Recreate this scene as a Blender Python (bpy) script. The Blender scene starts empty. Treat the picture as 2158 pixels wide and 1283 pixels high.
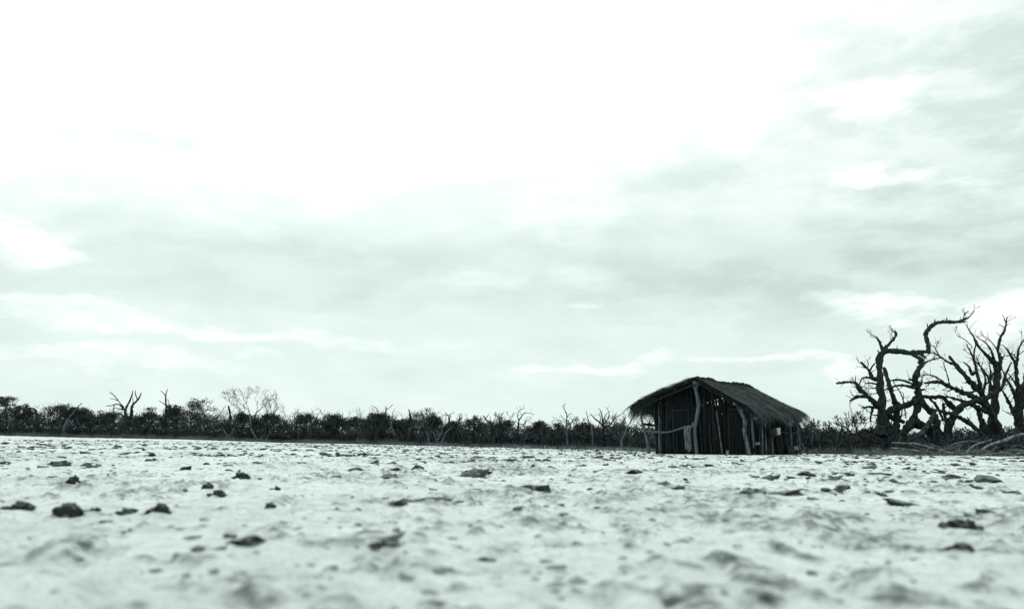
import bpy, math, random
import numpy as np
from mathutils import Vector, Matrix, Quaternion

R = math.radians
random.seed(11)
scene = bpy.context.scene
col = scene.collection

# ------------------------------------------------------------------ camera
F = 1540.0                     # focal length in photo pixels (2158 wide)
CX, CY = 1079.0, 641.5
CAM_H = 0.30
PITCH, ROLL = 10.77, 0.60
cam_d = bpy.data.cameras.new('camera')
cam = bpy.data.objects.new('camera', cam_d)
col.objects.link(cam)
cam_d.sensor_fit = 'HORIZONTAL'
cam_d.sensor_width = 36.0
cam_d.lens = 36.0 * F / 2158.0
cam_d.clip_start = 0.05
cam_d.clip_end = 6000.0
cam_d.dof.use_dof = True
cam_d.dof.focus_distance = 29.0
cam_d.dof.aperture_fstop = 1.75
CAM_M = Matrix.Translation((0, 0, CAM_H)) @ (Matrix.Rotation(R(90 + PITCH), 4, 'X') @ Matrix.Rotation(R(ROLL), 4, 'Z'))
cam.matrix_world = CAM_M
scene.camera = cam
CAM_R = CAM_M.to_3x3()
CAM_P = Vector((0, 0, CAM_H))

def ray(px, py):
    return CAM_R @ Vector(((px - CX) / F, -(py - CY) / F, -1.0))

def at(px, py, D):
    """the point seen at photo pixel (px, py) at ground distance D straight ahead"""
    d = ray(px, py)
    return CAM_P + d * (D / d.y)

# ------------------------------------------------------------------ world and sun
SUN_EL, SUN_AZ = 38.0, -14.0    # azimuth from straight ahead (+Y), negative = left
world = bpy.data.worlds.new('World')
scene.world = world
world.use_nodes = True
nt = world.node_tree
nt.nodes.clear()

class NB:
    """small helper to write node maths"""
    def __init__(s, nt): s.nt = nt
    def new(s, t, **kw):
        n = s.nt.nodes.new(t)
        for k, v in kw.items(): setattr(n, k, v)
        return n
    def put(s, sock, v):
        if hasattr(v, 'is_output') or isinstance(v, bpy.types.NodeSocket): s.nt.links.new(v, sock)
        else: sock.default_value = v
    def m(s, op, a, b=0.0, c=0.0, clamp=False):
        n = s.new('ShaderNodeMath', operation=op); n.use_clamp = clamp
        s.put(n.inputs[0], a); s.put(n.inputs[1], b); s.put(n.inputs[2], c)
        return n.outputs[0]
    def vm(s, op, a, b=(0, 0, 0)):
        n = s.new('ShaderNodeVectorMath', operation=op)
        s.put(n.inputs[0], a); s.put(n.inputs[1], b)
        return n
    def sm(s, x, lo, hi, a=0.0, b=1.0):
        n = s.new('ShaderNodeMapRange', interpolation_type='SMOOTHSTEP')
        s.put(n.inputs[0], x); n.inputs[1].default_value = lo; n.inputs[2].default_value = hi
        n.inputs[3].default_value = a; n.inputs[4].default_value = b
        return n.outputs[0]
    def noise(s, vec, scale, detail=5, rough=0.55, dist=0.0):
        n = s.new('ShaderNodeTexNoise'); s.put(n.inputs['Vector'], vec)
        n.inputs['Scale'].default_value = scale; n.inputs['Detail'].default_value = detail
        n.inputs['Roughness'].default_value = rough; n.inputs['Distortion'].default_value = dist
        return n.outputs[0]
    def mix(s, f, a, b):
        n = s.new('ShaderNodeMix', data_type='RGBA')
        s.put(n.inputs[0], f); s.put(n.inputs[6], a); s.put(n.inputs[7], b)
        return n.outputs[2]

b = NB(nt)
tc = b.new('ShaderNodeTexCoord')
dirv = tc.outputs['Generated']
sep = b.new('ShaderNodeSeparateXYZ'); nt.links.new(dirv, sep.inputs[0])
dx, dy, dz = sep.outputs
el = b.m('MAXIMUM', dz, 0.0)
den = b.m('ADD', el, 0.10)
comb = b.new('ShaderNodeCombineXYZ')
b.put(comb.inputs[0], b.m('DIVIDE', dx, den)); b.put(comb.inputs[1], b.m('DIVIDE', dy, den)); comb.inputs[2].default_value = 3.7
plane = comb.outputs[0]
n_big = b.noise(plane, 0.55, 5, 0.52, 0.4)
ady = b.m('ADD', b.m('ABSOLUTE', dy), 0.15)
q_el = b.m('DIVIDE', el, b.m('ADD', b.m('ABSOLUTE', dy), 0.02))      # straight deck edges lie level
layer = b.new('ShaderNodeCombineXYZ')
b.put(layer.inputs[0], b.m('DIVIDE', dx, ady)); b.put(layer.inputs[1], b.m('MULTIPLY', b.m('DIVIDE', el, ady), 3.4)); b.put(layer.inputs[2], b.m('SIGN', dy))
n_mid = b.noise(layer.outputs[0], 2.6, 7, 0.58, 0.35)
n_str = b.noise(layer.outputs[0], 7.0, 6, 0.6, 0.3)
# a second, less stretched noise for the cauliflower edges
vs = b.vm('MULTIPLY', dirv, (1.0, 1.0, 2.6)).outputs[0]
n_puff = b.noise(vs, 4.6, 7, 0.56, 0.25)
n_fine = b.noise(vs, 14.0, 6, 0.6, 0.2)
n_bil = b.noise(vs, 8.5, 8, 0.6, 0.1)
n_puf2 = b.noise(vs, 22.0, 7, 0.6, 0.3)
# warped direction used for the cloud masses
wn = b.new('ShaderNodeTexNoise'); nt.links.new(vs, wn.inputs['Vector'])
wn.inputs['Scale'].default_value = 5.0; wn.inputs['Detail'].default_value = 6
wv = b.vm('SUBTRACT', wn.outputs['Color'], (0.5, 0.5, 0.5)).outputs[0]
sc_ = b.vm('SCALE', wv); sc_.inputs['Scale'].default_value = 0.15
wdir = b.vm('ADD', dirv, sc_.outputs[0]).outputs[0]

def blob(px, py, rx, ry):
    d0 = ray(px, py).normalized()
    k = rx / ry
    df = b.vm('SUBTRACT', wdir, tuple(d0)).outputs[0]
    df = b.vm('MULTIPLY', df, (1, 1, k)).outputs[0]
    ln = b.vm('LENGTH', df).outputs['Value']
    return b.sm(ln, 0.0, rx / F, 1.0, 0.0)

# thin bright overcast above, grey stratus sheet lower down, thick bank high on the right
lum = b.m('ADD', 1.24, b.m('MULTIPLY', b.sm(dz, 0.25, 0.9), 0.25))
sheet = b.m('MULTIPLY', b.sm(b.m('ADD', q_el, b.m('MULTIPLY', b.m('SUBTRACT', n_mid, 0.5), 0.34)), 0.24, 0.42, 1.0, 0.0), 1.0)
sheet_d = b.m('MULTIPLY', sheet, b.m('ADD', 0.275, b.m('MULTIPLY', b.m('SUBTRACT', n_bil, 0.5), 0.20)))
lum = b.m('SUBTRACT', lum, sheet_d)
lum = b.m('SUBTRACT', lum, b.m('MULTIPLY', sheet, b.m('MULTIPLY', b.m('SUBTRACT', n_mid, 0.5), 0.34)))
lum = b.m('SUBTRACT', lum, b.m('MULTIPLY', b.m('ADD', b.m('SUBTRACT', n_fine, 0.5), b.m('SUBTRACT', n_str, 0.5)), 0.10))
for px, py, rx, ry, a in ((2300, 60, 860, 470, 0.40), (1900, 520, 900, 230, 0.14), (2200, 300, 420, 90, 0.05),
                          (700, 540, 1100, 170, 0.12), (1500, 640, 620, 120, 0.07), (1450, 350, 620, 70, 0.13), (1050, 310, 260, 26, 0.18), (330, 310, 260, 60, 0.30)):
    lum = b.m('SUBTRACT', lum, b.m('MULTIPLY', blob(px, py, rx, ry), b.m('MULTIPLY', b.m('ADD', 0.50, b.m('MULTIPLY', b.sm(n_bil, 0.38, 0.62), 0.55)), a)))
for px, py, rx, ry, a in ((1830, 650, 200, 60, 0.44), (2090, 640, 170, 50, 0.38), (1860, 215, 150, 75, 0.42), (1850, 360, 170, 50, 0.42), (2040, 360, 120, 36, 0.3),
                          (20, 530, 150, 70, 0.36), (430, 712, 760, 34, 0.22), (250, 765, 500, 30, 0.16), (60, 655, 300, 26, 0.2), (1240, 666, 70, 24, 0.22), (1230, 775, 300, 30, 0.24), (1650, 780, 380, 18, 0.22), (1000, 590, 200, 40, 0.14), (1230, 580, 140, 50, 0.16), (1200, 440, 240, 60, 0.16), (2120, 490, 120, 40, 0.2)):
    bl = blob(px, py, rx, ry)
    edge = b.sm(b.m('ADD', bl, b.m('MULTIPLY', b.m('SUBTRACT', n_puf2, 0.5), 1.7)), 0.12, 1.05)
    lum = b.m('ADD', lum, b.m('MULTIPLY', b.m('MULTIPLY', edge, b.sm(bl, 0.0, 0.5)), a * 0.60))
lum = b.m('MAXIMUM', lum, 0.55)
lum10 = b.m('MULTIPLY', lum, 9.3)
cl = b.new('ShaderNodeCombineXYZ')
b.put(cl.inputs[0], b.m('MULTIPLY', lum10, b.sm(lum, 0.95, 1.25, 0.845, 0.97))); b.put(cl.inputs[1], lum10); b.put(cl.inputs[2], b.m('MULTIPLY', lum10, 0.955))
sky = b.new('ShaderNodeTexSky', sky_type='NISHITA')
sky.sun_disc = False
sky.sun_elevation = R(SUN_EL); sky.sun_rotation = R(SUN_AZ)
sky.air_density = 1.0; sky.dust_density = 2.5; sky.ozone_density = 1.0
hs = b.new('ShaderNodeHueSaturation'); hs.inputs['Saturation'].default_value = 0.12
nt.links.new(sky.outputs[0], hs.inputs['Color'])
skymix = b.mix(0.93, hs.outputs[0], cl.outputs[0])     # nearly closed cloud cover
bg = b.new('ShaderNodeBackground'); bg.inputs['Strength'].default_value = 0.10
nt.links.new(skymix, bg.inputs['Color'])
wo = b.new('ShaderNodeOutputWorld'); nt.links.new(bg.outputs[0], wo.inputs['Surface'])

sun_d = bpy.data.lights.new('sun', 'SUN'); sun = bpy.data.objects.new('sun', sun_d); col.objects.link(sun)
sun_d.energy = 1.5; sun_d.angle = R(12); sun_d.color = (1.0, 0.985, 0.95)
sdir = Vector((math.sin(R(SUN_AZ)) * math.cos(R(SUN_EL)), math.cos(R(SUN_AZ)) * math.cos(R(SUN_EL)), math.sin(R(SUN_EL))))
sun.rotation_euler = sdir.to_track_quat('Z', 'Y').to_euler()
sun.location = sdir * 60
vs_ = scene.view_settings
vs_.view_transform = 'Standard'; vs_.look = 'None'; vs_.gamma = 1.0; vs_.exposure = 0.0
scene.render.engine = 'CYCLES'

# ------------------------------------------------------------------ materials
def T(v):
    """a grey with the print's cold green-blue cast, stronger in the darks"""
    k = min(1.0, max(0.0, (math.log10(max(v, 1e-3)) + 1.9) / 1.7))
    r = 0.62 + 0.25 * k
    return (v * r, v, v * (1.08 - 0.09 * k), 1.0)

def mat(name, lo, hi, scale=6.0, stretch=(1, 1, 1), rough=0.9, bump=0.3, bump_scale=None, island=0.0, spec=0.15, detail=5, dist=0.01, dusty=0.0):
    m = bpy.data.materials.new(name); m.use_nodes = True
    n = m.node_tree; q = NB(n)
    bs = n.nodes['Principled BSDF']
    bs.inputs['Roughness'].default_value = rough
    bs.inputs['Specular IOR Level'].default_value = spec
    t = q.new('ShaderNodeTexCoord')
    mp = q.new('ShaderNodeMapping'); mp.inputs['Scale'].default_value = stretch
    n.links.new(t.outputs['Object'], mp.inputs['Vector'])
    v = q.noise(mp.outputs[0], scale, detail, 0.6)
    f = q.sm(v, 0.32, 0.68)
    if island > 0:
        g = q.new('ShaderNodeNewGeometry')
        f = q.m('ADD', q.m('MULTIPLY', f, 1 - island), q.m('MULTIPLY', g.outputs['Random Per Island'], island))
    c = q.mix(f, T(lo), T(hi))
    if dusty > 0:
        gg = q.new('ShaderNodeNewGeometry'); sx = q.new('ShaderNodeSeparateXYZ'); n.links.new(gg.outputs['Normal'], sx.inputs[0])
        dn = q.noise(t.outputs['Object'], 38.0, 4, 0.65)
        c = q.mix(q.m('MULTIPLY', q.m('MULTIPLY', q.sm(sx.outputs[2], 0.35, 0.95), q.sm(dn, 0.40, 0.62)), dusty), c, T(0.42))
    n.links.new(c, bs.inputs['Base Color'])
    if bump > 0:
        bp = q.new('ShaderNodeBump'); bp.inputs['Strength'].default_value = bump; bp.inputs['Distance'].default_value = dist
        w = q.noise(mp.outputs[0], bump_scale or scale * 4, 4, 0.65)
        n.links.new(w, bp.inputs['Height']); n.links.new(bp.outputs[0], bs.inputs['Normal'])
    return m

M = {}
M['clod'] = mat('dry_mud_clod', 0.006, 0.11, 9, island=0.55, bump=0.6, bump_scale=60, dist=0.01, dusty=0.4)
M['crumb'] = mat('mud_crumb', 0.06, 0.42, 9, island=0.7, bump=0)
M['clod_dark'] = mat('dark_mud_clod', 0.006, 0.05, 14, bump=0.9, bump_scale=60, dist=0.02, dusty=0.5)
M['bark'] = mat('dead_bark', 0.004, 0.055, 5, stretch=(3, 3, 0.7), bump=1.0, bump_scale=12, dist=0.07)
M['bark_pale'] = mat('weathered_bark', 0.05, 0.16, 5, stretch=(3, 3, 0.7), bump=0.7, bump_scale=14, dist=0.02)
M['bark_mid'] = mat('grey_bark', 0.012, 0.075, 5, stretch=(3, 3, 0.7), bump=0.9, bump_scale=14, dist=0.04)
M['bleached'] = mat('bleached_wood', 0.06, 0.30, 4, bump=0.6, bump_scale=20, dist=0.02)
M['far_bark'] = mat('far_bark', 0.008, 0.036, 2, bump=0)
M['far_bark_pale'] = mat('far_pale_bark', 0.06, 0.16, 2, bump=0)
M['leaf'] = mat('scrub_leaf', 0.014, 0.062, 0.5, island=0.34, bump=0, rough=0.8)
M['leaf_pale'] = mat('pale_scrub_leaf', 0.05, 0.13, 0.6, island=0.5, bump=0)
M['grass'] = mat('dry_grass', 0.03, 0.20, 0.35, island=0.45, bump=0)
M['stubble'] = mat('pale_stubble', 0.22, 0.5, 1.0, island=0.6, bump=0)
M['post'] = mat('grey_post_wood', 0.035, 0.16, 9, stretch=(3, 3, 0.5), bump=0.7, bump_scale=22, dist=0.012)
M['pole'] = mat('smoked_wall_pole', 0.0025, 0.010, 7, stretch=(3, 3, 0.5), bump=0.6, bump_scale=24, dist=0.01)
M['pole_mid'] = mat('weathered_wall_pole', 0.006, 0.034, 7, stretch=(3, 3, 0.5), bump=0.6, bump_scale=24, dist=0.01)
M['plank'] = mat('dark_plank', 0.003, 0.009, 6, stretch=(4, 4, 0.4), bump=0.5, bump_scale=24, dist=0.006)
M['thatch'] = mat('thatch_straw', 0.006, 0.125, 2.4, island=0.65, bump=0)
M['thatch_core'] = mat('thatch_core', 0.008, 0.02, 6, bump=0.5, dist=0.03)
M['hide'] = mat('stiff_hide', 0.03, 0.22, 8, stretch=(3, 3, 0.6), bump=0.6, dist=0.01)
M['soot'] = mat('sooty_iron', 0.003, 0.010, 8, rough=0.6, spec=0.3, bump=0.2)
M['enamel'] = mat('pale_enamel', 0.45, 0.62, 5, rough=0.45, spec=0.4, bump=0.1)
M['tin'] = mat('dull_tin', 0.12, 0.30, 9, rough=0.5, spec=0.4, bump=0.2)

# ------------------------------------------------------------------ noise and terrain
def vnoise(x, y, seed=0):
    x = np.asarray(x, dtype=np.float64); y = np.asarray(y, dtype=np.float64)
    xi = np.floor(x).astype(np.int64); yi = np.floor(y).astype(np.int64)
    fx = x - xi; fy = y - yi
    fx = fx * fx * fx * (fx * (fx * 6 - 15) + 10); fy = fy * fy * fy * (fy * (fy * 6 - 15) + 10)
    def h(i, j):
        n = (i * 374761393 + j * 668265263 + seed * 1442695041) & 0xffffffff
        n = ((n ^ (n >> 13)) * 1274126177) & 0xffffffff
        n = (n ^ (n >> 16)) & 0xffff
        return n / 32767.5 - 1.0
    a = h(xi, yi); bb = h(xi + 1, yi); c = h(xi, yi + 1); d = h(xi + 1, yi + 1)
    return (a + (bb - a) * fx) * (1 - fy) + (c + (d - c) * fx) * fy

def fbm(x, y, oct=4, seed=0, gain=0.5):
    s = 0; a = 1.0; t = 0
    for o in range(oct):
        s = s + a * vnoise(x * 2 ** o, y * 2 ** o, seed + o); t += a; a *= gain
    return s / t

# edge of the bare mud: photo column -> distance and ground height there
E_PX = np.array([-1500, -600, 0, 200, 400, 600, 820, 1000, 1200, 1380, 1700, 1800, 2158, 2700, 3600])
E_D = np.array([100, 92, 85, 79, 73, 67, 60, 54, 48, 43, 34, 31.5, 30.5, 30, 28])
E_Z = np.array([0.62, 0.60, 0.57, 0.42, 0.35, 0.155, 0.10, 0.02, -0.03, -0.09, -0.01, 0.0, -0.01, 0, 0])
E_T = (E_PX - CX) / F
def edge_D(t): return np.interp(t, E_T, E_D)
def edge_Z(t): return np.interp(t, E_T, E_Z)

def ground_smooth(x, y):
    x = np.asarray(x, dtype=np.float64); y = np.asarray(y, dtype=np.float64)
    ys = np.maximum(y, 0.5)
    t = np.clip(x / ys, -2.0, 2.0)
    D = edge_D(t); Z = edge_Z(t)
    k = np.clip((y - 12.0) / np.maximum(D - 12.0, 1.0), 0.0, 1.0)
    return Z * k * k * (3 - 2 * k)

def churn_and_shade(x, y):
    """trampled, turned-up lumps of mud, also the mask for their painted shade: 0 on the crust, up to about 0.5 on a lump"""
    m = fbm(x / 1.1, y / 1.1, 3, 140)
    l = fbm(x / 0.11, y / 0.10, 3, 150, 0.6)
    return np.clip(l - 0.30 + 0.70 * m, 0.0, 0.5)

def hoof(x, y, cell=0.34, seed=5):
    """bowls with raised rims left by cattle in the wet mud"""
    x = np.asarray(x, dtype=np.float64); y = np.asarray(y, dtype=np.float64)
    xi = np.floor(x / cell).astype(np.int64); yi = np.floor(y / cell).astype(np.int64)
    z = np.zeros_like(x)
    def h(i, j, k):
        n = (i * 374761393 + j * 668265263 + (seed + k) * 1274126177) & 0xffffffff
        n = ((n ^ (n >> 13)) * 1103515245) & 0xffffffff
        return ((n ^ (n >> 16)) & 0xffff) / 65535.0
    for di in (-1, 0, 1):
        for dj in (-1, 0, 1):
            ci, cj = xi + di, yi + dj
            px, py = (ci + h(ci, cj, 1)) * cell, (cj + h(ci, cj, 2)) * cell
            rr = 0.035 + 0.045 * h(ci, cj, 3)
            on = (h(ci, cj, 4) < 0.42)
            d = np.hypot((x - px) / rr, (y - py) / (rr * 1.3))
            z = z + on * rr * (-0.55 * np.clip(1 - d * d, 0, 1) + 0.26 * np.exp(-((d - 1.3) / 0.3) ** 2))
    return z

def ground_z(x, y, fine=True):
    z = ground_smooth(x, y)
    x = np.asarray(x, dtype=np.float64); y = np.asarray(y, dtype=np.float64)
    r = np.hypot(x, y)
    flat = np.clip((np.hypot(x - 9.5, y - 30.0) - 4.0) / 4.0, 0.15, 1.0)
    z = z + flat * 0.030 * fbm(x / 2.6, y / 2.6, 3, 5) * np.clip((r - 0.8) / 2, 0.3, 1)
    if fine:
        f1 = np.clip(1.4 - r / 30.0, 0.15, 1.0); f2 = np.clip(1.3 - r / 13.0, 0.0, 1.0)
        a = fbm(x / 0.42, y / 0.42, 3, 21)
        bb = 1.0 - np.abs(fbm(x / 0.20 + 7, y / 0.20, 3, 33)) * 2.2
        c = fbm(x / 0.055, y / 0.055, 2, 44)
        pit = np.clip(fbm(x / 0.5 + 31, y / 0.5, 2, 61) - 0.22, 0, 1)
        rough = 0.5 + np.clip(fbm(x / 0.8 + 3, y / 0.8, 2, 71) + 0.4, 0, 1)
        z = z + flat * (0.022 * a * f1 + 0.014 * bb * f1 * rough + 0.0065 * c * f2 * rough - 0.04 * pit * f1 + hoof(x, y) * np.clip(1.4 - r / 22.0, 0.25, 1.0) * np.clip(fbm(x / 1.6, y / 1.6, 2, 171) + 0.55, 0.0, 1.0) + 0.055 * churn_and_shade(x, y) * np.clip(0.5 + r / 8.0, 0.5, 1.15))
    return z

def gz(x, y): return float(ground_z(x, y, True))
def gz0(x, y): return float(ground_z(x, y, False))

def on_ground(px, py):
    d = ray(px, py); s = 2.0
    lo, hi = 0.5, 120.0
    for i in range(40):
        mid = (lo + hi) / 2; p = CAM_P + d * mid
        if p.z > gz0(p.x, p.y): lo = mid
        else: hi = mid
    return CAM_P + d * lo

def setp(o, label=None, cat=None, group=None, kind=None):
    if label: o['label'] = label
    if cat: o['category'] = cat
    if group: o['group'] = group
    if kind: o['kind'] = kind
    return o

def link_mesh(name, verts, faces, m, parent=None, smooth=True):
    me = bpy.data.meshes.new(name)
    me.from_pydata([tuple(v) for v in verts], [], faces)
    if smooth: me.polygons.foreach_set('use_smooth', [True] * len(me.polygons))
    me.materials.append(m); me.update()
    o = bpy.data.objects.new(name, me); col.objects.link(o)
    if parent: o.parent = parent
    return o

def np_mesh(name, V, Fc, m, parent=None, smooth=False):
    """fast mesh from numpy arrays; Fc is (n, 3) or (n, 4)"""
    me = bpy.data.meshes.new(name)
    k = Fc.shape[1]
    me.vertices.add(len(V)); me.vertices.foreach_set('co', np.ascontiguousarray(V, dtype=np.float32).ravel())
    me.loops.add(Fc.size); me.loops.foreach_set('vertex_index', np.ascontiguousarray(Fc, dtype=np.int32).ravel())
    me.polygons.add(len(Fc)); me.polygons.foreach_set('loop_start', np.arange(0, Fc.size, k, dtype=np.int32))
    me.polygons.foreach_set('loop_total', np.full(len(Fc), k, dtype=np.int32))
    me.polygons.foreach_set('use_smooth', np.full(len(Fc), smooth, dtype=bool))
    me.materials.append(m); me.update(calc_edges=True); me.validate()
    o = bpy.data.objects.new(name, me); col.objects.link(o)
    if parent: o.parent = parent
    return o

def empty(name, loc=(0, 0, 0), rz=0.0):
    o = bpy.data.objects.new(name, None); col.objects.link(o)
    o.empty_display_size = 0.3
    o.location = loc; o.rotation_euler = (0, 0, rz)
    return o

# ground sheet: polar grid, fine where the camera looks, out to the horizon
def build_ground():
    cx, cy = 0.0, -1.5
    fwd = np.arange(-60, 60.01, 0.22); back = np.arange(64, 297, 4.0)
    ang = np.radians(np.concatenate([fwd, back]))
    r = [0.35]
    while r[-1] < 95: r.append(r[-1] * 1.0062)
    while r[-1] < 3000: r.append(r[-1] * 1.16)
    r = np.array(r)
    A, Rr = np.meshgrid(ang, r)
    X = cx + Rr * np.sin(A); Y = cy + Rr * np.cos(A)
    Z = ground_z(X, Y)
    near_cam = np.hypot(X, Y)
    Z = np.where(near_cam < 0.9, np.minimum(Z, 0.03), Z)
    nr, na = X.shape
    V = np.stack([X, Y, Z], -1).reshape(-1, 3)
    V = np.vstack([V, [[cx, cy, 0.0]]])
    i = np.arange(nr - 1)[:, None]; j = np.arange(na)[None, :]; jn = (j + 1) % na
    Q = np.stack([i * na + j, i * na + jn, (i + 1) * na + jn, (i + 1) * na + j], -1).reshape(-1, 4)[:, ::-1]
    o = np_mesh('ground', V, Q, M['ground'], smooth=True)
    me = o.data
    # how much of the soil is under scrub litter
    t = np.clip(V[:, 0] / np.maximum(V[:, 1], 0.5), -2, 2)
    dd = V[:, 1] - edge_D(t) + 3.2 * fbm(V[:, 0] / 2.6, V[:, 1] / 5.0, 3, 77) + 0.6
    veg = np.clip(dd / 2.0, 0, 1) * (V[:, 1] > 5)
    a = me.attributes.new('litter', 'FLOAT', 'POINT'); a.data.foreach_set('value', veg.astype(np.float32))
    mud_shade = np.clip(churn_and_shade(V[:, 0], V[:, 1]) * 4.5 + np.clip(-hoof(V[:, 0], V[:, 1]) * 18, 0, 0.5), 0, 1)  # darker turned soil and painted-in shade, on lumps and in hoof bowls
    a = me.attributes.new('churn_and_shade', 'FLOAT', 'POINT'); a.data.foreach_set('value', mud_shade.astype(np.float32))
    setp(o, kind='structure')
    return o

def ground_material():
    m = bpy.data.materials.new('cracked_pale_mud'); m.use_nodes = True
    n = m.node_tree; q = NB(n); bs = n.nodes['Principled BSDF']
    bs.inputs['Roughness'].default_value = 0.95; bs.inputs['Specular IOR Level'].default_value = 0.08
    t = q.new('ShaderNodeTexCoord'); P = t.outputs['Object']
    big = q.sm(q.noise(P, 0.55, 6, 0.6), 0.34, 0.62)
    mid = q.sm(q.noise(P, 3.2, 6, 0.62, 0.4), 0.42, 0.62)
    fin = q.sm(q.noise(P, 17.0, 5, 0.65), 0.36, 0.66)
    sp = q.sm(q.noise(P, 8.5, 5, 0.7, 0.5), 0.60, 0.70)
    grit = q.sm(q.noise(P, 62.0, 4, 0.7), 0.50, 0.68)
    dust = q.sm(q.noise(P, 5.2, 6, 0.66, 0.6), 0.50, 0.66)
    c = q.mix(big, T(0.64), T(0.76))
    c = q.mix(q.m('MULTIPLY', mid, 0.45), c, T(0.84))
    c = q.mix(q.m('MULTIPLY', fin, 0.30), c, T(0.34))
    c = q.mix(q.m('MULTIPLY', sp, 0.65), c, T(0.11))
    c = q.mix(q.m('MULTIPLY', dust, 0.32), c, T(0.30))
    c = q.mix(q.m('MULTIPLY', grit, 0.44), c, T(0.20))
    ac = q.new('ShaderNodeAttribute'); ac.attribute_name = 'churn_and_shade'
    c = q.mix(q.m('MULTIPLY', ac.outputs['Fac'], q.m('ADD', 0.12, q.m('MULTIPLY', fin, 0.75))), c, T(0.09))  # dark mud colour also stands in for the shaded faces of the relief
    at_ = q.new('ShaderNodeAttribute'); at_.attribute_name = 'litter'
    c = q.mix(at_.outputs['Fac'], c, T(0.05))
    n.links.new(c, bs.inputs['Base Color'])
    bp = q.new('ShaderNodeBump'); bp.inputs['Strength'].default_value = 0.7; bp.inputs['Distance'].default_value = 0.03
    n.links.new(q.noise(P, 26, 9, 0.72), bp.inputs['Height'])
    n.links.new(bp.outputs[0], bs.inputs['Normal'])
    return m
M['ground'] = ground_material()
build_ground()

# ------------------------------------------------------------------ tubes
def catmull(pts, rad, step):
    P = [Vector(p) for p in pts]; n = len(P)
    out, ro = [], []
    for i in range(n - 1):
        p0 = P[i - 1] if i > 0 else P[0] * 2 - P[1]
        p1, p2 = P[i], P[i + 1]
        p3 = P[i + 2] if i + 2 < n else P[-1] * 2 - P[-2]
        k = max(1, int(math.ceil((p2 - p1).length / step)))
        for j in range(k):
            t = j / k; t2 = t * t; t3 = t2 * t
            out.append(0.5 * ((2 * p1) + (p2 - p0) * t + (2 * p0 - 5 * p1 + 4 * p2 - p3) * t2 + (3 * p1 - p0 - 3 * p2 + p3) * t3))
            ro.append(rad[i] + (rad[i + 1] - rad[i]) * t)
    out.append(P[-1]); ro.append(rad[-1])
    return out, ro

class MB:
    def __init__(s): s.v = []; s.f = []
    def tube(s, pts, rad, n=7, step=None, gnarl=0.0, wander=0.0, rng=random, flat_end=False):
        L = sum((Vector(pts[i + 1]) - Vector(pts[i])).length for i in range(len(pts) - 1))
        P, Rr = catmull(pts, rad, step or max(0.03, L / 14))
        if wander:
            for i in range(1, len(P) - 1):
                P[i] = P[i] + Vector((rng.gauss(0, 1), rng.gauss(0, 1), rng.gauss(0, 1))) * wander * Rr[i]
        t0 = (P[1] - P[0]).normalized()
        ref = Vector((0, 0, 1)) if abs(t0.z) < 0.9 else Vector((1, 0, 0))
        nx = t0.cross(ref).normalized()
        base = len(s.v)
        lob = [rng.uniform(-1, 1) for _ in range(n)]
        for i, p in enumerate(P):
            t = (P[min(i + 1, len(P) - 1)] - P[max(i - 1, 0)])
            t = t.normalized() if t.length > 1e-9 else t0
            nx = (nx - t * nx.dot(t))
            nx = nx.normalized() if nx.length > 1e-6 else t.orthogonal().normalized()
            ny = t.cross(nx)
            knob = 1 + gnarl * rng.uniform(-0.7, 1.0) * (1.6 if rng.random() < 0.15 else 1)
            for k in range(n):
                a = 2 * math.pi * k / n
                r = Rr[i] * knob * (1 + gnarl * 0.8 * (0.7 * lob[k] + 0.6 * rng.uniform(-1, 1)))
                s.v.append(p + nx * (math.cos(a) * r) + ny * (math.sin(a) * r))
        m = len(P)
        for i in range(m - 1):
            for k in range(n):
                k2 = (k + 1) % n
                s.f.append((base + i * n + k, base + i * n + k2, base + (i + 1) * n + k2, base + (i + 1) * n + k))
        s.f.append(tuple(base + k for k in range(n))[::-1])
        s.f.append(tuple(base + (m - 1) * n + k for k in range(n)))
        return P, Rr
    def box(s, c, half, rot=None):
        base = len(s.v)
        for x in (-1, 1):
            for y in (-1, 1):
                for z in (-1, 1):
                    p = Vector((x * half[0], y * half[1], z * half[2]))
                    if rot: p = rot @ p
                    s.v.append(Vector(c) + p)
        for f in ((0, 1, 3, 2), (4, 6, 7, 5), (0, 4, 5, 1), (2, 3, 7, 6), (0, 2, 6, 4), (1, 5, 7, 3)):
            s.f.append(tuple(base + i for i in f))
    def lathe(s, prof, n=20, c=(0, 0, 0), rot=None):
        base = len(s.v)
        for r, z in prof:
            for k in range(n):
                a = 2 * math.pi * k / n
                p = Vector((math.cos(a) * r, math.sin(a) * r, z))
                if rot: p = rot @ p
                s.v.append(Vector(c) + p)
        for i in range(len(prof) - 1):
            for k in range(n):
                k2 = (k + 1) % n
                s.f.append((base + i * n + k, base + i * n + k2, base + (i + 1) * n + k2, base + (i + 1) * n + k))
    def build(s, name, m, parent=None, smooth=True):
        return link_mesh(name, s.v, s.f, m, parent, smooth)

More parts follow.
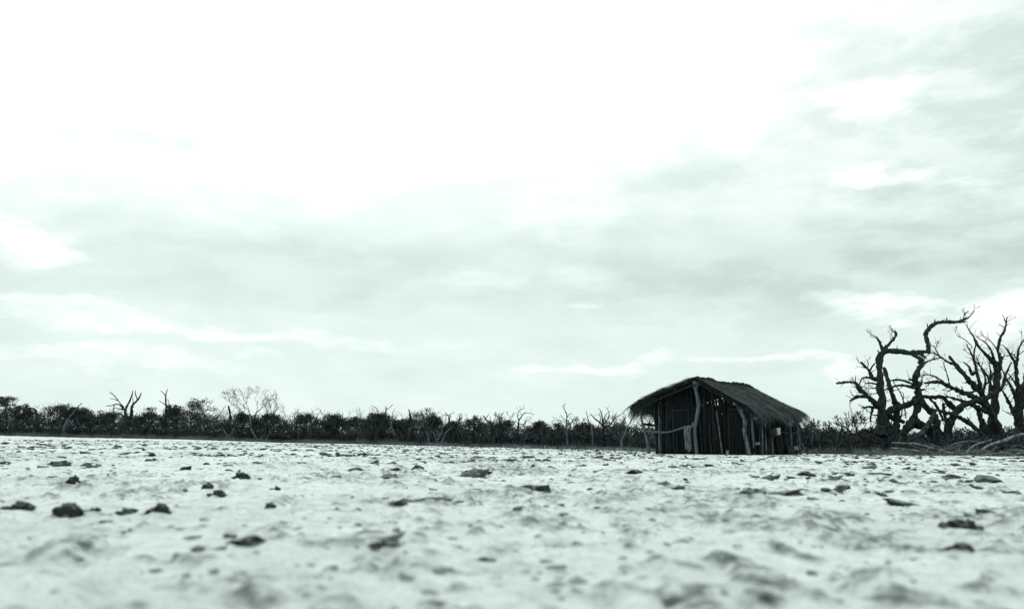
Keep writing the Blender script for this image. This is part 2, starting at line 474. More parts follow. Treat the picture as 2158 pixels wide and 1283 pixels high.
# ------------------------------------------------------------------ the hut
HA = R(50)
P_R = at(1579, 956, 28.0)
HUT = Vector((P_R.x, P_R.y, 0.0)); HUT.z = gz0(HUT.x, HUT.y)
hut = empty('thatched_hut', HUT, -HA)
setp(hut, 'dark pole-walled hut with a shaggy thatched gable roof on the bare mud', 'hut')
HM = Matrix.Translation(HUT) @ Matrix.Rotation(-HA, 4, 'Z')
HMI = HM.inverted()
RO = HMI @ CAM_P
def hz(zx, zy): return 1300 + zx * 0.20389, 770 + zy * 0.20389
def lray(zx, zy): return (HMI.to_3x3() @ ray(*hz(zx, zy)))
def gp(zx, zy, v=0.0):
    d = lray(zx, zy); s = (v - RO.y) / d.y; return RO + d * s
def sp(zx, zy, x=0.0):
    d = lray(zx, zy); s = (x - RO.x) / d.x; return RO + d * s
ZPX = 0.20389 / 52.0       # metres per zoom pixel at the hut, about

rh = random.Random(5)
# main posts
def post(pts, w, v, name='post', forks=(), m='post'):
    mb = MB()
    P = [gp(x, y, v) for x, y in pts]
    P[-1].z = -0.15
    mb.tube(P, [a * ZPX / 2 for a in w], n=9, gnarl=0.12, rng=rh)
    for f in forks:
        mb.tube([gp(x, y, v + dv) for x, y, dv in f], [0.075, 0.06, 0.05][:len(f)], n=7, gnarl=0.15, rng=rh)
    return mb.build(name, M[m], hut)
V_POST = 0.0
post([(256, 372), (250, 450), (253, 540), (276, 640), (300, 720), (320, 800), (332, 895)], [20, 22, 24, 28, 32, 36, 40], 0.15)
post([(808, 195), (816, 240), (833, 330), (846, 400), (836, 480), (822, 560), (808, 640), (806, 720), (816, 800), (828, 895)],
     [36, 38, 40, 42, 42, 40, 40, 40, 38, 40], V_POST, forks=[[(815, 250, 0), (798, 205, 0), (782, 150, 0.02)], [(818, 250, 0), (828, 200, 0), (832, 165, -0.02)], [(812, 640, 0), (790, 600, -0.03), (780, 585, -0.05)]])
post([(1272, 445), (1290, 490), (1312, 535), (1326, 600), (1316, 680), (1336, 770), (1354, 850), (1366, 912)],
     [38, 38, 36, 36, 36, 36, 36, 40], V_POST, forks=[[(1280, 475, 0), (1258, 430, 0), (1238, 385, 0.02)], [(1284, 480, 0), (1292, 430, 0), (1296, 390, -0.02)]])
# rear right corner post
mb = MB(); P = [sp(1858, 480, -0.02), sp(1862, 600, -0.02), sp(1880, 760, -0.02), sp(1895, 905, -0.02)]; P[-1].z = -0.1
mb.tube(P, [0.045, 0.05, 0.055, 0.06], n=8, gnarl=0.12, rng=rh); mb.build('post', M['post'], hut)
# veranda rail
mb = MB(); mb.tube([gp(300, 678, 0.12), gp(420, 686, 0.06), gp(510, 690, 0.03), gp(590, 672, 0.0), gp(690, 640, -0.04), gp(800, 622, -0.07)],
                   [0.045, 0.045, 0.045, 0.042, 0.042, 0.05], n=8, gnarl=0.15, rng=rh)
mb.build('rail', M['post'], hut)
mb = MB(); mb.tube([gp(335, 760, 0.15), gp(370, 725, 0.3), gp(404, 690, 0.5)], [0.05, 0.04, 0.03], n=7, gnarl=0.15, rng=rh)
mb.build('brace', M['post'], hut)
mb = MB(); mb.tube([gp(262, 600, 0.2), gp(330, 612, 0.3), gp(410, 622, 0.42)], [0.045, 0.05, 0.045], n=7, gnarl=0.2, rng=rh)
mb.build('rail', M['pole'], hut)

# roof geometry: local x right, y back
V_F = -0.30
apex = gp(815, 128, V_F)
er = gp(1415, 450, V_F); elft = gp(118, 428, V_F)
XA, ZA = apex.x, apex.z
XR, ZR = er.x, er.z
XL, ZL = elft.x, elft.z
# roof length from the far end of the ridge
lo, hi = 1.0, 9.0
for i in range(40):
    mid = (lo + hi) / 2
    w = HM @ Vector((XA, mid, ZA)); c_ = CAM_R.transposed() @ (w - CAM_P)
    if CX + F * c_.x / -c_.z < 1580: lo = mid
    else: hi = mid
V_B = lo
V_WF = 0.30
V_WB = min(V_B - 0.15, sp(1888, 800, 0.02).y)
XWR = 0.02
XWL = gp(395, 700, V_WF).x

def roof_pt(side, s, v, lift=0.0):
    """s 0 at ridge .. 1 at eave"""
    xe, ze = (XR, ZR) if side > 0 else (XL, ZL)
    sag = math.sin(math.pi * min(max(s, 0), 1)) * (-0.03 if side > 0 else 0.11)
    bow = -0.05 * math.sin(math.pi * min(max((v - V_F) / (V_B - V_F), 0), 1)) * (1 - 0.5 * s)
    wob = 0.035 * float(vnoise(s * 3.1 + 5 * side, v * 1.6, 3)) + 0.02 * float(vnoise(s * 8 + 9 * side, v * 4.1, 8))
    x = XA + (xe - XA) * s; z = ZA + (ze - ZA) * s
    tv = min(max((v - V_F) / (V_B - V_F), 0), 1)
    z -= (0.10 * tv + 0.10 * max(0.0, tv - 0.8) / 0.2 * max(0.0, tv - 0.8) / 0.2) * (1 - 0.8 * min(max(s, 0), 1))
    if s > 0.82: z -= (s - 0.82) ** 2 * 2.6
    nx, nz = -(ze - ZA), (xe - XA)
    L = math.hypot(nx, nz); nx, nz = nx / L, nz / L
    if nz < 0: nx, nz = -nx, -nz
    h = lift + sag + bow + wob
    return Vector((x + nx * h, v, z + nz * h))

def roof_slope(side):
    mb = MB(); ns, nv = 16, 18
    for layer, lift in ((0, 0.0), (1, -0.11)):
        for i in range(ns + 1):
            for j in range(nv + 1):
                mb.v.append(roof_pt(side, i / ns * 0.985, V_F + 0.05 + (V_B - V_F - 0.1) * j / nv, lift))
    n1 = (ns + 1) * (nv + 1)
    def id(l, i, j): return l * n1 + i * (nv + 1) + j
    for i in range(ns):
        for j in range(nv):
            q = (id(0, i, j), id(0, i + 1, j), id(0, i + 1, j + 1), id(0, i, j + 1))
            mb.f.append(q if side > 0 else q[::-1])
            q = (id(1, i, j), id(1, i, j + 1), id(1, i + 1, j + 1), id(1, i + 1, j))
            mb.f.append(q if side > 0 else q[::-1])
    for i in range(ns):
        mb.f.append((id(0, i, 0), id(1, i, 0), id(1, i + 1, 0), id(0, i + 1, 0)))
        mb.f.append((id(0, i, nv), id(0, i + 1, nv), id(1, i + 1, nv), id(1, i, nv)))
    for j in range(nv):
        mb.f.append((id(0, ns, j), id(1, ns, j), id(1, ns, j + 1), id(0, ns, j + 1)))
        mb.f.append((id(0, 0, j), id(0, 0, j + 1), id(1, 0, j + 1), id(1, 0, j)))
    o = mb.build('roof_slope', M['thatch_core'], hut)
    # straw laid in overlapping courses, each straw a bent blade
    V, Fc = [], []
    def straw(s0, v0, L, w, lift0, lift1, dv, droop=0.0):
        xe = (XR if side > 0 else XL); slope_len = math.hypot(xe - XA, (ZR if side > 0 else ZL) - ZA)
        ds = L / slope_len
        k = len(V)
        for q in range(4):
            t = q / 3
            p = roof_pt(side, s0 + ds * t, v0 + dv * t, lift0 + (lift1 - lift0) * t)
            over = max(0.0, s0 + ds * t - 1.0)
            p.z -= droop * t * t + over * 0.5
            ww = w * (1 - 0.8 * t)
            V.append((p.x, p.y - ww, p.z)); V.append((p.x, p.y + ww, p.z + ww * rh.uniform(-0.6, 0.6)))
        for q in range(3):
            Fc.append((k + 2 * q, k + 2 * q + 1, k + 2 * q + 3, k + 2 * q + 2))
    ncourse = 9
    for c in range(ncourse + 1):
        for i in range(780):
            v0 = rh.uniform(V_F - 0.06, V_B + 0.06)
            clump = float(vnoise(v0 * 5.5, c * 3.3 + side * 40, 12))
            s0 = (c - 1.0) / ncourse + rh.uniform(-0.05, 0.05) + 0.05 * clump
            s0 = max(s0, -0.01)
            straw(s0, v0, rh.uniform(0.35, 0.7), rh.uniform(0.006, 0.013), rh.uniform(0.0, 0.03), rh.uniform(0.02, 0.075) + 0.035 * clump, rh.gauss(0, 0.05))
    for i in range(1400 if side > 0 else 2800):      # ragged eave
        v0 = rh.uniform(V_F - 0.05, V_B + 0.05)
        tuft = 0.5 + 0.5 * float(vnoise(v0 * 5.0, side * 10 + 0.5, 14))
        if rh.random() > 0.35 + 0.8 * tuft: continue
        straw(rh.uniform(0.78, 0.93), v0, rh.uniform(0.18, 0.36) + 0.42 * tuft ** 2, rh.uniform(0.009, 0.018), rh.uniform(-0.11, 0.03), rh.uniform(-0.2, 0.0), rh.gauss(0, 0.10), droop=rh.uniform(0.0, 0.22) + 0.10 * (side < 0))
    for end in (V_F, V_B):    # ragged rakes
        for i in range(420):
            s0 = rh.uniform(0.0, 0.95)
            sg = -1 if end == V_F else 1
            straw(s0, end + sg * rh.uniform(-0.1, 0.04), rh.uniform(0.2, 0.5), rh.uniform(0.006, 0.012), rh.uniform(-0.11, 0.04), rh.uniform(-0.13, 0.05), sg * abs(rh.gauss(0, 0.05)), droop=rh.uniform(0, 0.05))
    st = np_mesh('straw', np.array(V), np.array(Fc), M['thatch'], o)
    st['kind'] = 'stuff'
    return o
roof_slope(1); roof_slope(-1)
# ridge roll: lumpy straw bundles tied across the ridge
v = V_F + 0.1
while v < V_B - 0.05:
    mb = MB(); w = rh.uniform(0.10, 0.2)
    z0 = roof_pt(1, 0, v).z
    mb.tube([Vector((XA - 0.26, v, z0 - 0.10)), Vector((XA - 0.10, v + rh.uniform(-.03, .03), z0 + 0.0)), Vector((XA + 0.02, v, z0 + rh.uniform(0.01, 0.04))), Vector((XA + 0.14, v + rh.uniform(-.03, .03), z0 - 0.02)), Vector((XA + 0.3, v, z0 - 0.12))],
            [0.02, 0.045, rh.uniform(0.045, 0.06), 0.045, 0.02], n=7, gnarl=0.35, rng=rh)
    mb.build('ridge_bundle', M['thatch_core'], hut)
    v += w
# rake poles, purlins and rafters
def roof_pole(name, a, c, r0, r1, m='post'):
    mb = MB(); mid = (Vector(a) + Vector(c)) / 2 + Vector((0, 0, rh.uniform(-0.03, 0.03)))
    mb.tube([a, mid, c], [r0, (r0 + r1) / 2, r1], n=7, gnarl=0.12, rng=rh); return mb.build(name, M[m], hut)
for side in (1, -1):
    for k in range(6):
        v = V_F + 0.14 + k * (V_B - V_F - 0.28) / 5
        roof_pole('rafter', roof_pt(side, 0.02, v, -0.16), roof_pt(side, 0.95, v, -0.16), 0.04, 0.03, 'pole_mid')
    for s in (0.3, 0.62, 0.88):
        roof_pole('purlin', roof_pt(side, s, V_F - 0.02, -0.20), roof_pt(side, s, V_B, -0.20), 0.035, 0.03, 'pole_mid')
roof_pole('ridge_pole', (XA, V_F - 0.12, ZA - 0.2), (XA, V_B + 0.1, ZA - 0.2), 0.075, 0.06, 'post')
zb = gp(1250, 400, 0).z
roof_pole('beam', (gp(1262, 400, 0).x, V_F - 0.05, zb), (gp(1262, 400, 0).x, V_B, zb), 0.06, 0.05, 'post')

def roof_under(x):
    if x > XA: return ZA + (ZR - ZA) * (x - XA) / (XR - XA)
    return ZA + (ZL - ZA) * (x - XA) / (XL - XA)

# wall poles, each its own part
def wall_pole(p0, p1, r, m, bend=0.02):
    mb = MB()
    mid = (p0 + p1) / 2 + Vector((rh.gauss(0, bend), rh.gauss(0, bend * 0.5), 0))
    mid2 = p0 * 0.25 + p1 * 0.75 + Vector((rh.gauss(0, bend), rh.gauss(0, bend * 0.5), 0))
    mb.tube([p0, mid, mid2, p1], [r, r * 0.97, r * 0.93, r * 0.85], n=6, step=0.3, gnarl=0.10, rng=rh)
    return mb.build('wall_pole', M[m], hut)
d1a, d1b = gp(598, 700, V_WF).x, gp(748, 700, V_WF).x      # plank door
d2a, d2b = gp(1168, 700, V_WF).x, gp(1340, 700, V_WF).x    # board panel by the right post
gapx = [gp(1040, 370, V_WF).x, gp(1098, 330, V_WF).x]
x = XWL
while x < XWR + 0.02:
    r = rh.uniform(0.038, 0.062)
    x += r
    top = roof_under(x) - 0.08 - rh.uniform(0, 0.06)
    indoor = (d1a < x < d1b) or (d2a < x < d2b)
    z0 = -0.05
    if d1a < x < d1b: z0 = gp(670, 455, V_WF).z
    if d2a < x < d2b: z0 = gp(1250, 455, V_WF).z - 0.04
    for gx, ga, gb in ((gapx[0], 348, 412), (gapx[1], 318, 345)):
        if abs(x - gx) < 0.045:
            up0 = gp(1060, ga + rh.uniform(-8, 8), V_WF).z
            if top - up0 > 0.04: wall_pole(Vector((x, V_WF, up0)), Vector((x, V_WF, top)), r * 0.9, 'pole', 0.0)
            top = gp(1060, gb, V_WF).z
    lean = rh.gauss(0, 0.025)
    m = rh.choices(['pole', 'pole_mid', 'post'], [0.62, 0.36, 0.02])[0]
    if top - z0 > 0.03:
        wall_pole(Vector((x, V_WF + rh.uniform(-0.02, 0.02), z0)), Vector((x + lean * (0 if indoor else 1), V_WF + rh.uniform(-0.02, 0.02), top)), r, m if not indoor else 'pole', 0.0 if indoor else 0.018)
    x += r * rh.uniform(0.40, 0.75)
wall_pole(Vector((gapx[0] + 0.01, V_WF - 0.05, 0)), Vector((gapx[0] + 0.015, V_WF - 0.05, roof_under(gapx[0]) - 0.12)), 0.022, 'pole')
# a few loose leaning poles in front of the gable wall
for (x0, y0, x1, y1, m) in ((995, 420, 1055, 890, 'pole_mid'), (1030, 470, 1090, 890, 'post'), (955, 580, 985, 895, 'pole_mid'), (1000, 560, 1020, 895, 'pole_mid'), (540, 640, 545, 895, 'pole_mid'), (870, 560, 880, 895, 'pole_mid'), (440, 520, 440, 900, 'post'), (625, 700, 620, 900, 'pole_mid')):
    a = gp(x1, y1, V_WF - 0.16); a.z = -0.04; c_ = gp(x0, y0, V_WF - 0.09)
    wall_pole(a, c_, rh.uniform(0.028, 0.042), m, 0.03)
# right-hand side wall
y = V_WF - 0.06
while y < V_WB:
    r = rh.uniform(0.035, 0.06); y += r
    m = rh.choices(['pole', 'pole_mid', 'post'], [0.66, 0.30, 0.04])[0]
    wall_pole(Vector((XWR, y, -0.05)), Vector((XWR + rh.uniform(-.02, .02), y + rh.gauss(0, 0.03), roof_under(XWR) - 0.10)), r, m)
    y += r * rh.uniform(0.6, 0.95)
for (x0, y0, x1, y1, m) in ((1500, 450, 1502, 905, 'post'), (1540, 460, 1548, 700, 'pole_mid'), (1525, 450, 1530, 640, 'post'), (1600, 560, 1690, 900, 'pole_mid'), (1605, 720, 1615, 905, 'post'), (1470, 460, 1478, 880, 'pole_mid')):
    a = sp(x1, y1, XWR + 0.13); c_ = sp(x0, y0, XWR + 0.08)
    if y1 > 870: a.z = -0.04
    wall_pole(a, c_, rh.uniform(0.028, 0.04), m, 0.025)
# left and rear walls
y = V_WF + 0.05
while y < V_WB:
    r = rh.uniform(0.045, 0.065); y += r
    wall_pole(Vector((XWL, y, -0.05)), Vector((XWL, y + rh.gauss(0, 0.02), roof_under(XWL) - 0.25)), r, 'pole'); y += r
x = XWL + 0.05
while x < XWR:
    r = rh.uniform(0.05, 0.07); x += r
    wall_pole(Vector((x, V_WB, -0.05)), Vector((x + rh.gauss(0, 0.02), V_WB, 1.72 + rh.uniform(-0.06, 0.06) if abs(x - gp(1050, 370, V_WB).x) < 0.30 else max(1.5, roof_under(x) - 0.22))), r, 'pole'); x += r
# wall plates tying the poles
roof_pole('wall_plate', (XWL, V_WF + 0.09, 1.62), (XWR, V_WF + 0.09, 1.66), 0.04, 0.04, 'pole')
roof_pole('wall_plate', (XWR - 0.10, V_WF, 1.55), (XWR - 0.10, V_WB, 1.55), 0.04, 0.04, 'pole')
# plank door with frame
def door(xa, xb, z1, n, gapw=0.008, label=None):
    e = MB(); w = (xb - xa) / n
    dm = None
    for i in range(n):
        mb = MB(); c0 = xa + w * (i + 0.5)
        mb.box((c0, V_WF - 0.02 + rh.uniform(-0.006, 0.006), (z1 + rh.uniform(-0.02, 0.01)) / 2), (w / 2 - gapw, 0.014, z1 / 2 - 0.01))
        if dm is None:
            dm = MB(); dm.box(((xa + xb) / 2, V_WF + 0.02, z1 * 0.28), ((xb - xa) / 2 - 0.02, 0.012, 0.04)); dm.box(((xa + xb) / 2, V_WF + 0.02, z1 * 0.78), ((xb - xa) / 2 - 0.02, 0.012, 0.04))
            dm = dm.build('door', M['plank'], hut, False)
        mb.build('plank', M['plank'], dm, False)
    fr = MB()
    fr.box(((xa + xb) / 2, V_WF - 0.025, z1 + 0.035), ((xb - xa) / 2 + 0.04, 0.03, 0.032))
    fr.box((xa - 0.03, V_WF - 0.03, z1 / 2), (0.028, 0.028, z1 / 2)); fr.box((xb + 0.03, V_WF - 0.03, z1 / 2), (0.028, 0.028, z1 / 2))
    fr.build('door_frame', M['pole_mid'], dm, False)
    return dm
door(d1a, d1b, gp(670, 470, V_WF).z, 5)
door(d2a + 0.03, d2b, gp(1250, 460, V_WF).z, 4)

# ------------------------------------------------------------------ things about the hut (each its own thing, in world space)
def place_local(o, p):
    o.matrix_world = HM @ Matrix.Translation(p) @ o.matrix_world
    return o
# hide over the rail
def hide():
    mb = MB(); a0, a1 = gp(704, 635, -0.05).x, gp(782, 635, -0.05).x
    nu, nw = 14, 22
    zt = gp(740, 628, -0.05).z
    for side_ in (0, 1):
        for i in range(nw + 1):
            t = i / nw
            for j in range(nu + 1):
                u = j / nu
                fold = 0.035 * math.sin(u * 17 + t * 1.5) * min(1, t * 3) + 0.02 * math.sin(u * 31 + 1)
                if t < 0.12: y_ = 0.05 - t / 0.12 * 0.14; z_ = zt - 0.03 + 0.06 * math.sin(t / 0.12 * math.pi)
                else: y_ = -0.09 - 0.02 * math.sin(t * 5); z_ = zt - 0.03 - (t - 0.12) / 0.88 * (zt - 0.09 - 0.18 * abs(math.sin(u * 5.0)) * (0.3 + 0.7 * (j % 2)))
                mb.v.append(Vector((a0 + (a1 - a0) * u * (1 - 0.12 * t), y_ + fold - 0.012 * side_, z_)))
    n1 = (nu + 1) * (nw + 1)
    for i in range(nw):
        for j in range(nu):
            k = i * (nu + 1) + j
            q = (k, k + 1, k + nu + 2, k + nu + 1); mb.f.append(q); mb.f.append(tuple(n1 + t for t in q[::-1]))
    o = mb.build('draped_hide', M['hide'])
    o.matrix_world = HM @ Matrix.Translation((0, -0.04, 0))
    setp(o, 'stiff grey folded hide hanging over the rail beside the centre post', 'hide')
hide()

def vessel(name, prof, p, m, label, cat, rot=None, n=20, bail=None):
    mb = MB(); mb.lathe(prof, n, (0, 0, 0), rot)
    o = mb.build(name, m); o.matrix_world = HM @ Matrix.Translation(p)
    if bail:
        bb = MB(); bb.tube([(rot @ Vector(q)) if rot else Vector(q) for q in bail], [0.006] * len(bail), n=5)
        bb.build('handle', M['soot'], o)
    setp(o, label, cat); return o
def hang(p_from, p_to, name='hanging_cord', r=0.006): pass
bk = sp(1668, 716, XWR + 0.22)
vessel('bucket', [(0.0, 0.0), (0.085, 0.0), (0.125, 0.25), (0.133, 0.255), (0.125, 0.245), (0.08, 0.012), (0.0, 0.012)], bk, M['enamel'],
       'pale bucket hanging on the right side wall of the hut', 'bucket', Matrix.Rotation(R(-9), 3, 'Y'), bail=[(0.13, 0, 0.25), (0.09, 0, 0.36), (0, 0, 0.41), (-0.09, 0, 0.36), (-0.13, 0, 0.25)])
vessel('cooking_pot', [(0.0, 0.0), (0.12, 0.01), (0.185, 0.08), (0.20, 0.18), (0.17, 0.28), (0.185, 0.30), (0.16, 0.29), (0.18, 0.18), (0.0, 0.03)], sp(1605, 735, XWR + 0.25), M['soot'],
       'round black cooking pot hanging left of the pale bucket', 'pot', bail=[(0.17, 0, 0.29), (0.12, 0, 0.38), (0, 0, 0.42), (-0.12, 0, 0.38), (-0.17, 0, 0.29)])
vessel('cooking_pot', [(0.0, 0.0), (0.10, 0.01), (0.15, 0.07), (0.155, 0.16), (0.13, 0.22), (0.145, 0.235), (0.12, 0.225), (0.14, 0.15), (0.0, 0.03)], sp(1862, 590, 0.12), M['soot'],
       'black pot hung under the right eave at the rear corner post', 'pot', Matrix.Rotation(R(20), 3, 'Y'), bail=[(0.13, 0, 0.22), (0.1, 0, 0.32), (0, 0, 0.37), (-0.1, 0, 0.32), (-0.13, 0, 0.22)])
vessel('pan', [(0.0, 0.0), (0.09, 0.005), (0.125, 0.045), (0.13, 0.047), (0.088, 0.012), (0.0, 0.008)], sp(1783, 605, XWR + 0.14), M['tin'],
       'small dull tin pan on the side wall near the rear eave', 'pan', Matrix.Rotation(R(75), 3, 'Y'))
vessel('tin_can', [(0.0, 0.0), (0.04, 0.0), (0.04, 0.07), (0.044, 0.074), (0.036, 0.07), (0.036, 0.01), (0.0, 0.01)], sp(1808, 580, XWR + 0.16), M['enamel'],
       'small pale tin cup hooked up next to the tin pan', 'cup', bail=[(0.04, 0, 0.06), (0.07, 0, 0.05), (0.07, 0, 0.025), (0.04, 0, 0.015)])
pcup = gp(1142, 903, -0.22)
vessel('ground_can', [(0.0, 0.0), (0.052, 0.0), (0.055, 0.03), (0.055, 0.155), (0.058, 0.16), (0.050, 0.155), (0.05, 0.01), (0.0, 0.01)], Vector((pcup.x, pcup.y, 0.0)), M['tin'],
       'grey tin can standing on the ground before the gable wall', 'can')
def small_box(name, p, half, m, label, cat, rot=None):
    mb = MB(); mb.box((0, 0, 0), half, rot)
    mb.box((0, 0, half[2] + 0.008), (half[0] * 1.06, half[1] * 1.06, 0.008), rot)
    o = mb.build(name, m, None, False); o.matrix_world = HM @ Matrix.Translation(p); setp(o, label, cat); return o
small_box('tin_box', sp(1440, 545, XWR + 0.16), (0.05, 0.075, 0.045), M['tin'], 'small grey tin box fixed high on the side wall behind the right post', 'box')
small_box('wooden_block', sp(1455, 808, XWR + 0.2), (0.06, 0.085, 0.04), M['hide'], 'small wooden block stuck low on the side wall behind the right post', 'block')
# wire between hooks on the side wall
mb = MB(); mb.tube([sp(1690, 688, XWR + 0.14), sp(1750, 694, XWR + 0.16), sp(1800, 702, XWR + 0.16), sp(1862, 688, XWR + 0.14)], [0.009] * 4, n=5)
o = mb.build('clothes_line', M['post']); o.matrix_world = HM; setp(o, 'thin slack line strung along the side wall right of the bucket', 'line')
# leaning poles and boards at the rear corner
def leaner(name, pts, rad, m, label, cat, xoff):
    mb = MB(); P = [sp(a, c_, xo) for (a, c_), xo in zip(pts, xoff)]; P[-1].z = -0.02
    mb.tube(P, rad, n=7, gnarl=0.1, rng=rh); o = mb.build(name, M[m]); o.matrix_world = HM; setp(o, label, cat)
leaner('leaning_pole', [(1866, 560), (1915, 720), (1978, 908)], [0.026, 0.03, 0.034], 'pole_mid', 'long thin pole leaning on the rear corner post of the hut', 'pole', (0.05, 0.12, 0.25))
leaner('leaning_pole', [(1690, 590), (1665, 640), (1640, 690)], [0.018, 0.02, 0.02], 'post', 'short pale stick slanting above the pale bucket', 'stick', (0.20, 0.22, 0.24)) if False else None
leaner('stick', [(1905, 800), (1935, 850), (1965, 905)], [0.02, 0.022, 0.024], 'post', 'short pale stick propped at the foot of the long leaning pole', 'stick', (0.1, 0.2, 0.3))
leaner('stick', [(1958, 845), (1930, 875), (1905, 908)], [0.018, 0.02, 0.02], 'post', 'short pale stick crossing the other at the hut rear corner', 'stick', (0.22, 0.24, 0.26))
def board(pts4, label, m='plank'):
    mb = MB(); th = Vector((0.03, -0.012, 0))
    for p in pts4: mb.v.append(p)
    for p in pts4: mb.v.append(p + th)
    mb.f += [(0, 1, 2, 3), (7, 6, 5, 4), (0, 4, 5, 1), (1, 5, 6, 2), (2, 6, 7, 3), (3, 7, 4, 0)]
    o = mb.build('leaning_board', M[m], None, False); o.matrix_world = HM; setp(o, label, 'board')
board([sp(1760, 828, XWR + 0.16), sp(1812, 822, XWR + 0.16), sp(1842, 900, XWR + 0.34), sp(1770, 905, XWR + 0.34)], 'dark board leaning low against the side wall under the line', 'pole_mid')
board([sp(1822, 838, XWR + 0.17), sp(1862, 828, XWR + 0.17), sp(1876, 868, XWR + 0.30), sp(1838, 874, XWR + 0.30)], 'small greyish board leaning by the rear corner post', 'hide')

# ------------------------------------------------------------------ traced dead trees on the right
rt = random.Random(21)
def tz(zx, zy): return 1740 + zx / 3.773, 640 + zy / 3.773
def grow(mb, p, d, L, r, lev, rng, tips, fork=(2, 3), spread=0.55, up=0.12, shrink=0.72, minr=0.012, n=5):
    q = p + d * L
    bend = Vector((rng.gauss(0, 1), rng.gauss(0, 1), rng.gauss(0, 1))) * L * 0.10
    r1 = max(minr, r * 0.68)
    mb.tube([p, (p + q) / 2 + bend, q], [r, (r + r1) / 2, r1], n=n if r > 0.03 else 4, step=L / 3.1, gnarl=0.08, rng=rng)
    if lev == 0: tips.append(q); return
    if lev <= 1: tips.append(q)
    for i in range(rng.randint(*fork)):
        side = d.orthogonal().normalized(); side.rotate(Quaternion(d, rng.uniform(0, 6.28)))
        nd = (d + side * rng.uniform(0.4, 1.5) * spread + Vector((0, 0, up))).normalized()
        grow(mb, q if rng.random() < 0.7 else p + (q - p) * rng.uniform(0.55, 0.95), nd, L * rng.uniform(shrink - 0.14, shrink + 0.1), r1 * rng.uniform(0.65, 0.95), lev - 1, rng, tips, fork, spread, up, shrink, minr, n)

class Tree:
    def __init__(s, name, label, D, m, cv=tz, k=3.773, group=None, cat='tree', spikes=1.0, sides=8):
        s.D, s.m, s.cv, s.k, s.spk, s.sides = D, m, cv, k, spikes, sides
        s.fat = 1.05 if cat == 'tree' else 1.0
        s.known = []; s.root = None; s.name, s.label, s.group, s.cat = name, label, group, cat
    def limb(s, pts, part='branch', drift=None, to_ground=False, y0=None, spikes=None, m=None):
        pts = [tuple(p) for p in pts]
        x0, yy0 = pts[0][0], pts[0][1]
        if y0 is None:
            y0 = s.D
            if s.known and part != 'trunk':
                best = min(s.known, key=lambda q: (q[0] - x0) ** 2 + (q[1] - yy0) ** 2)
                if math.hypot(best[0] - x0, best[1] - yy0) < 90: y0 = best[2]
        if s.known and part not in ('trunk', 'stake'):
            best = min(s.known, key=lambda q: (q[0] - x0) ** 2 + (q[1] - yy0) ** 2)
            if 6 < math.hypot(best[0] - x0, best[1] - yy0) < 70:
                pts.insert(0, (best[0], best[1], pts[0][2]))
        L = sum(math.hypot(pts[i + 1][0] - pts[i][0], pts[i + 1][1] - pts[i][1]) for i in range(len(pts) - 1)) / s.k * s.D / F
        drift = rt.uniform(-0.5, 0.5) if drift is None else drift
        P, Rr, acc = [], [], 0.0
        for i, (x, y, w) in enumerate(pts):
            if i: acc += math.hypot(x - pts[i - 1][0], y - pts[i - 1][1]) / s.k * s.D / F
            Dp = y0 + drift * acc * (0.6 + 0.4 * math.sin(acc * 2))
            P.append(at(*s.cv(x, y), Dp)); Rr.append(max(0.010, s.fat * w / 2 / s.k * Dp / F)); s.known.append((x, y, Dp))
        for i in range(len(pts) - 1):      # densify known points
            for t in (0.25, 0.5, 0.75):
                a, c_ = s.known[-len(pts) + i] if False else pts[i], pts[i + 1]
                s.known.append((a[0] + (c_[0] - a[0]) * t, a[1] + (c_[1] - a[1]) * t, y0 + drift * acc * (i + t) / (len(pts) - 1)))
        if to_ground:
            g = gz0(P[0].x, P[0].y)
            if P[0].z > g - 0.1:
                P.insert(0, Vector((P[0].x + rt.uniform(-.05, .05), P[0].y, g - 0.12))); Rr.insert(0, Rr[0] * 1.25)
        if s.root is None:
            s.root = empty(s.name, (P[0].x, P[0].y, gz0(P[0].x, P[0].y)))
            setp(s.root, s.label, s.cat, s.group)
        off = Vector(s.root.location)
        mb = MB()
        n = s.sides if Rr[0] > 0.04 else 5
        Q, QR = mb.tube([p - off for p in P], Rr, n=n, step=max(0.07, L / 30), gnarl=0.25, wander=0.13, rng=rt)
        spn = s.spk if spikes is None else spikes
        for i in range(int(L * 2.2 * spn + rt.random())):
            k = rt.randrange(max(1, len(Q) // 3), len(Q))
            p = Q[k]; t = (Q[min(k + 1, len(Q) - 1)] - Q[max(k - 1, 0)]).normalized()
            side = t.orthogonal(); side.rotate(Quaternion(t, rt.uniform(0, 6.28)))
            d = (side * 0.9 + t * rt.uniform(0, 0.9) + Vector((0, 0, 0.2))).normalized()
            ln = rt.uniform(0.08, 0.42) * (1.3 if QR[k] < 0.05 else 1)
            mb.tube([p, p + d * ln * 0.5 + Vector((rt.gauss(0, .02), rt.gauss(0, .02), rt.gauss(0, .02))), p + d * ln], [max(0.012, QR[k] * 0.35), max(0.009, QR[k] * 0.22), 0.006], n=4, step=1, rng=rt)
        if QR[-1] < 0.06 and s.D < 45 and spn > 0 and s.cat == 'tree':      # fine twigs at the end of a limb
            t = (Q[-1] - Q[-3]).normalized()
            for i in range(rt.randint(1, 3)):
                k = rt.randrange(max(1, int(len(Q) * 0.6)), len(Q))
                sd = t.orthogonal(); sd.rotate(Quaternion(t, rt.uniform(0, 6.28)))
                grow(mb, Q[k], (t + sd * rt.uniform(0.5, 1.1) + Vector((0, 0, 0.25))).normalized(), rt.uniform(0.14, 0.3), max(0.012, QR[k] * 0.4), 2, rt, [], (1, 3), 0.6, 0.1, 0.8, 0.007, 4)
        return mb.build(part, M[m or s.m], s.root)

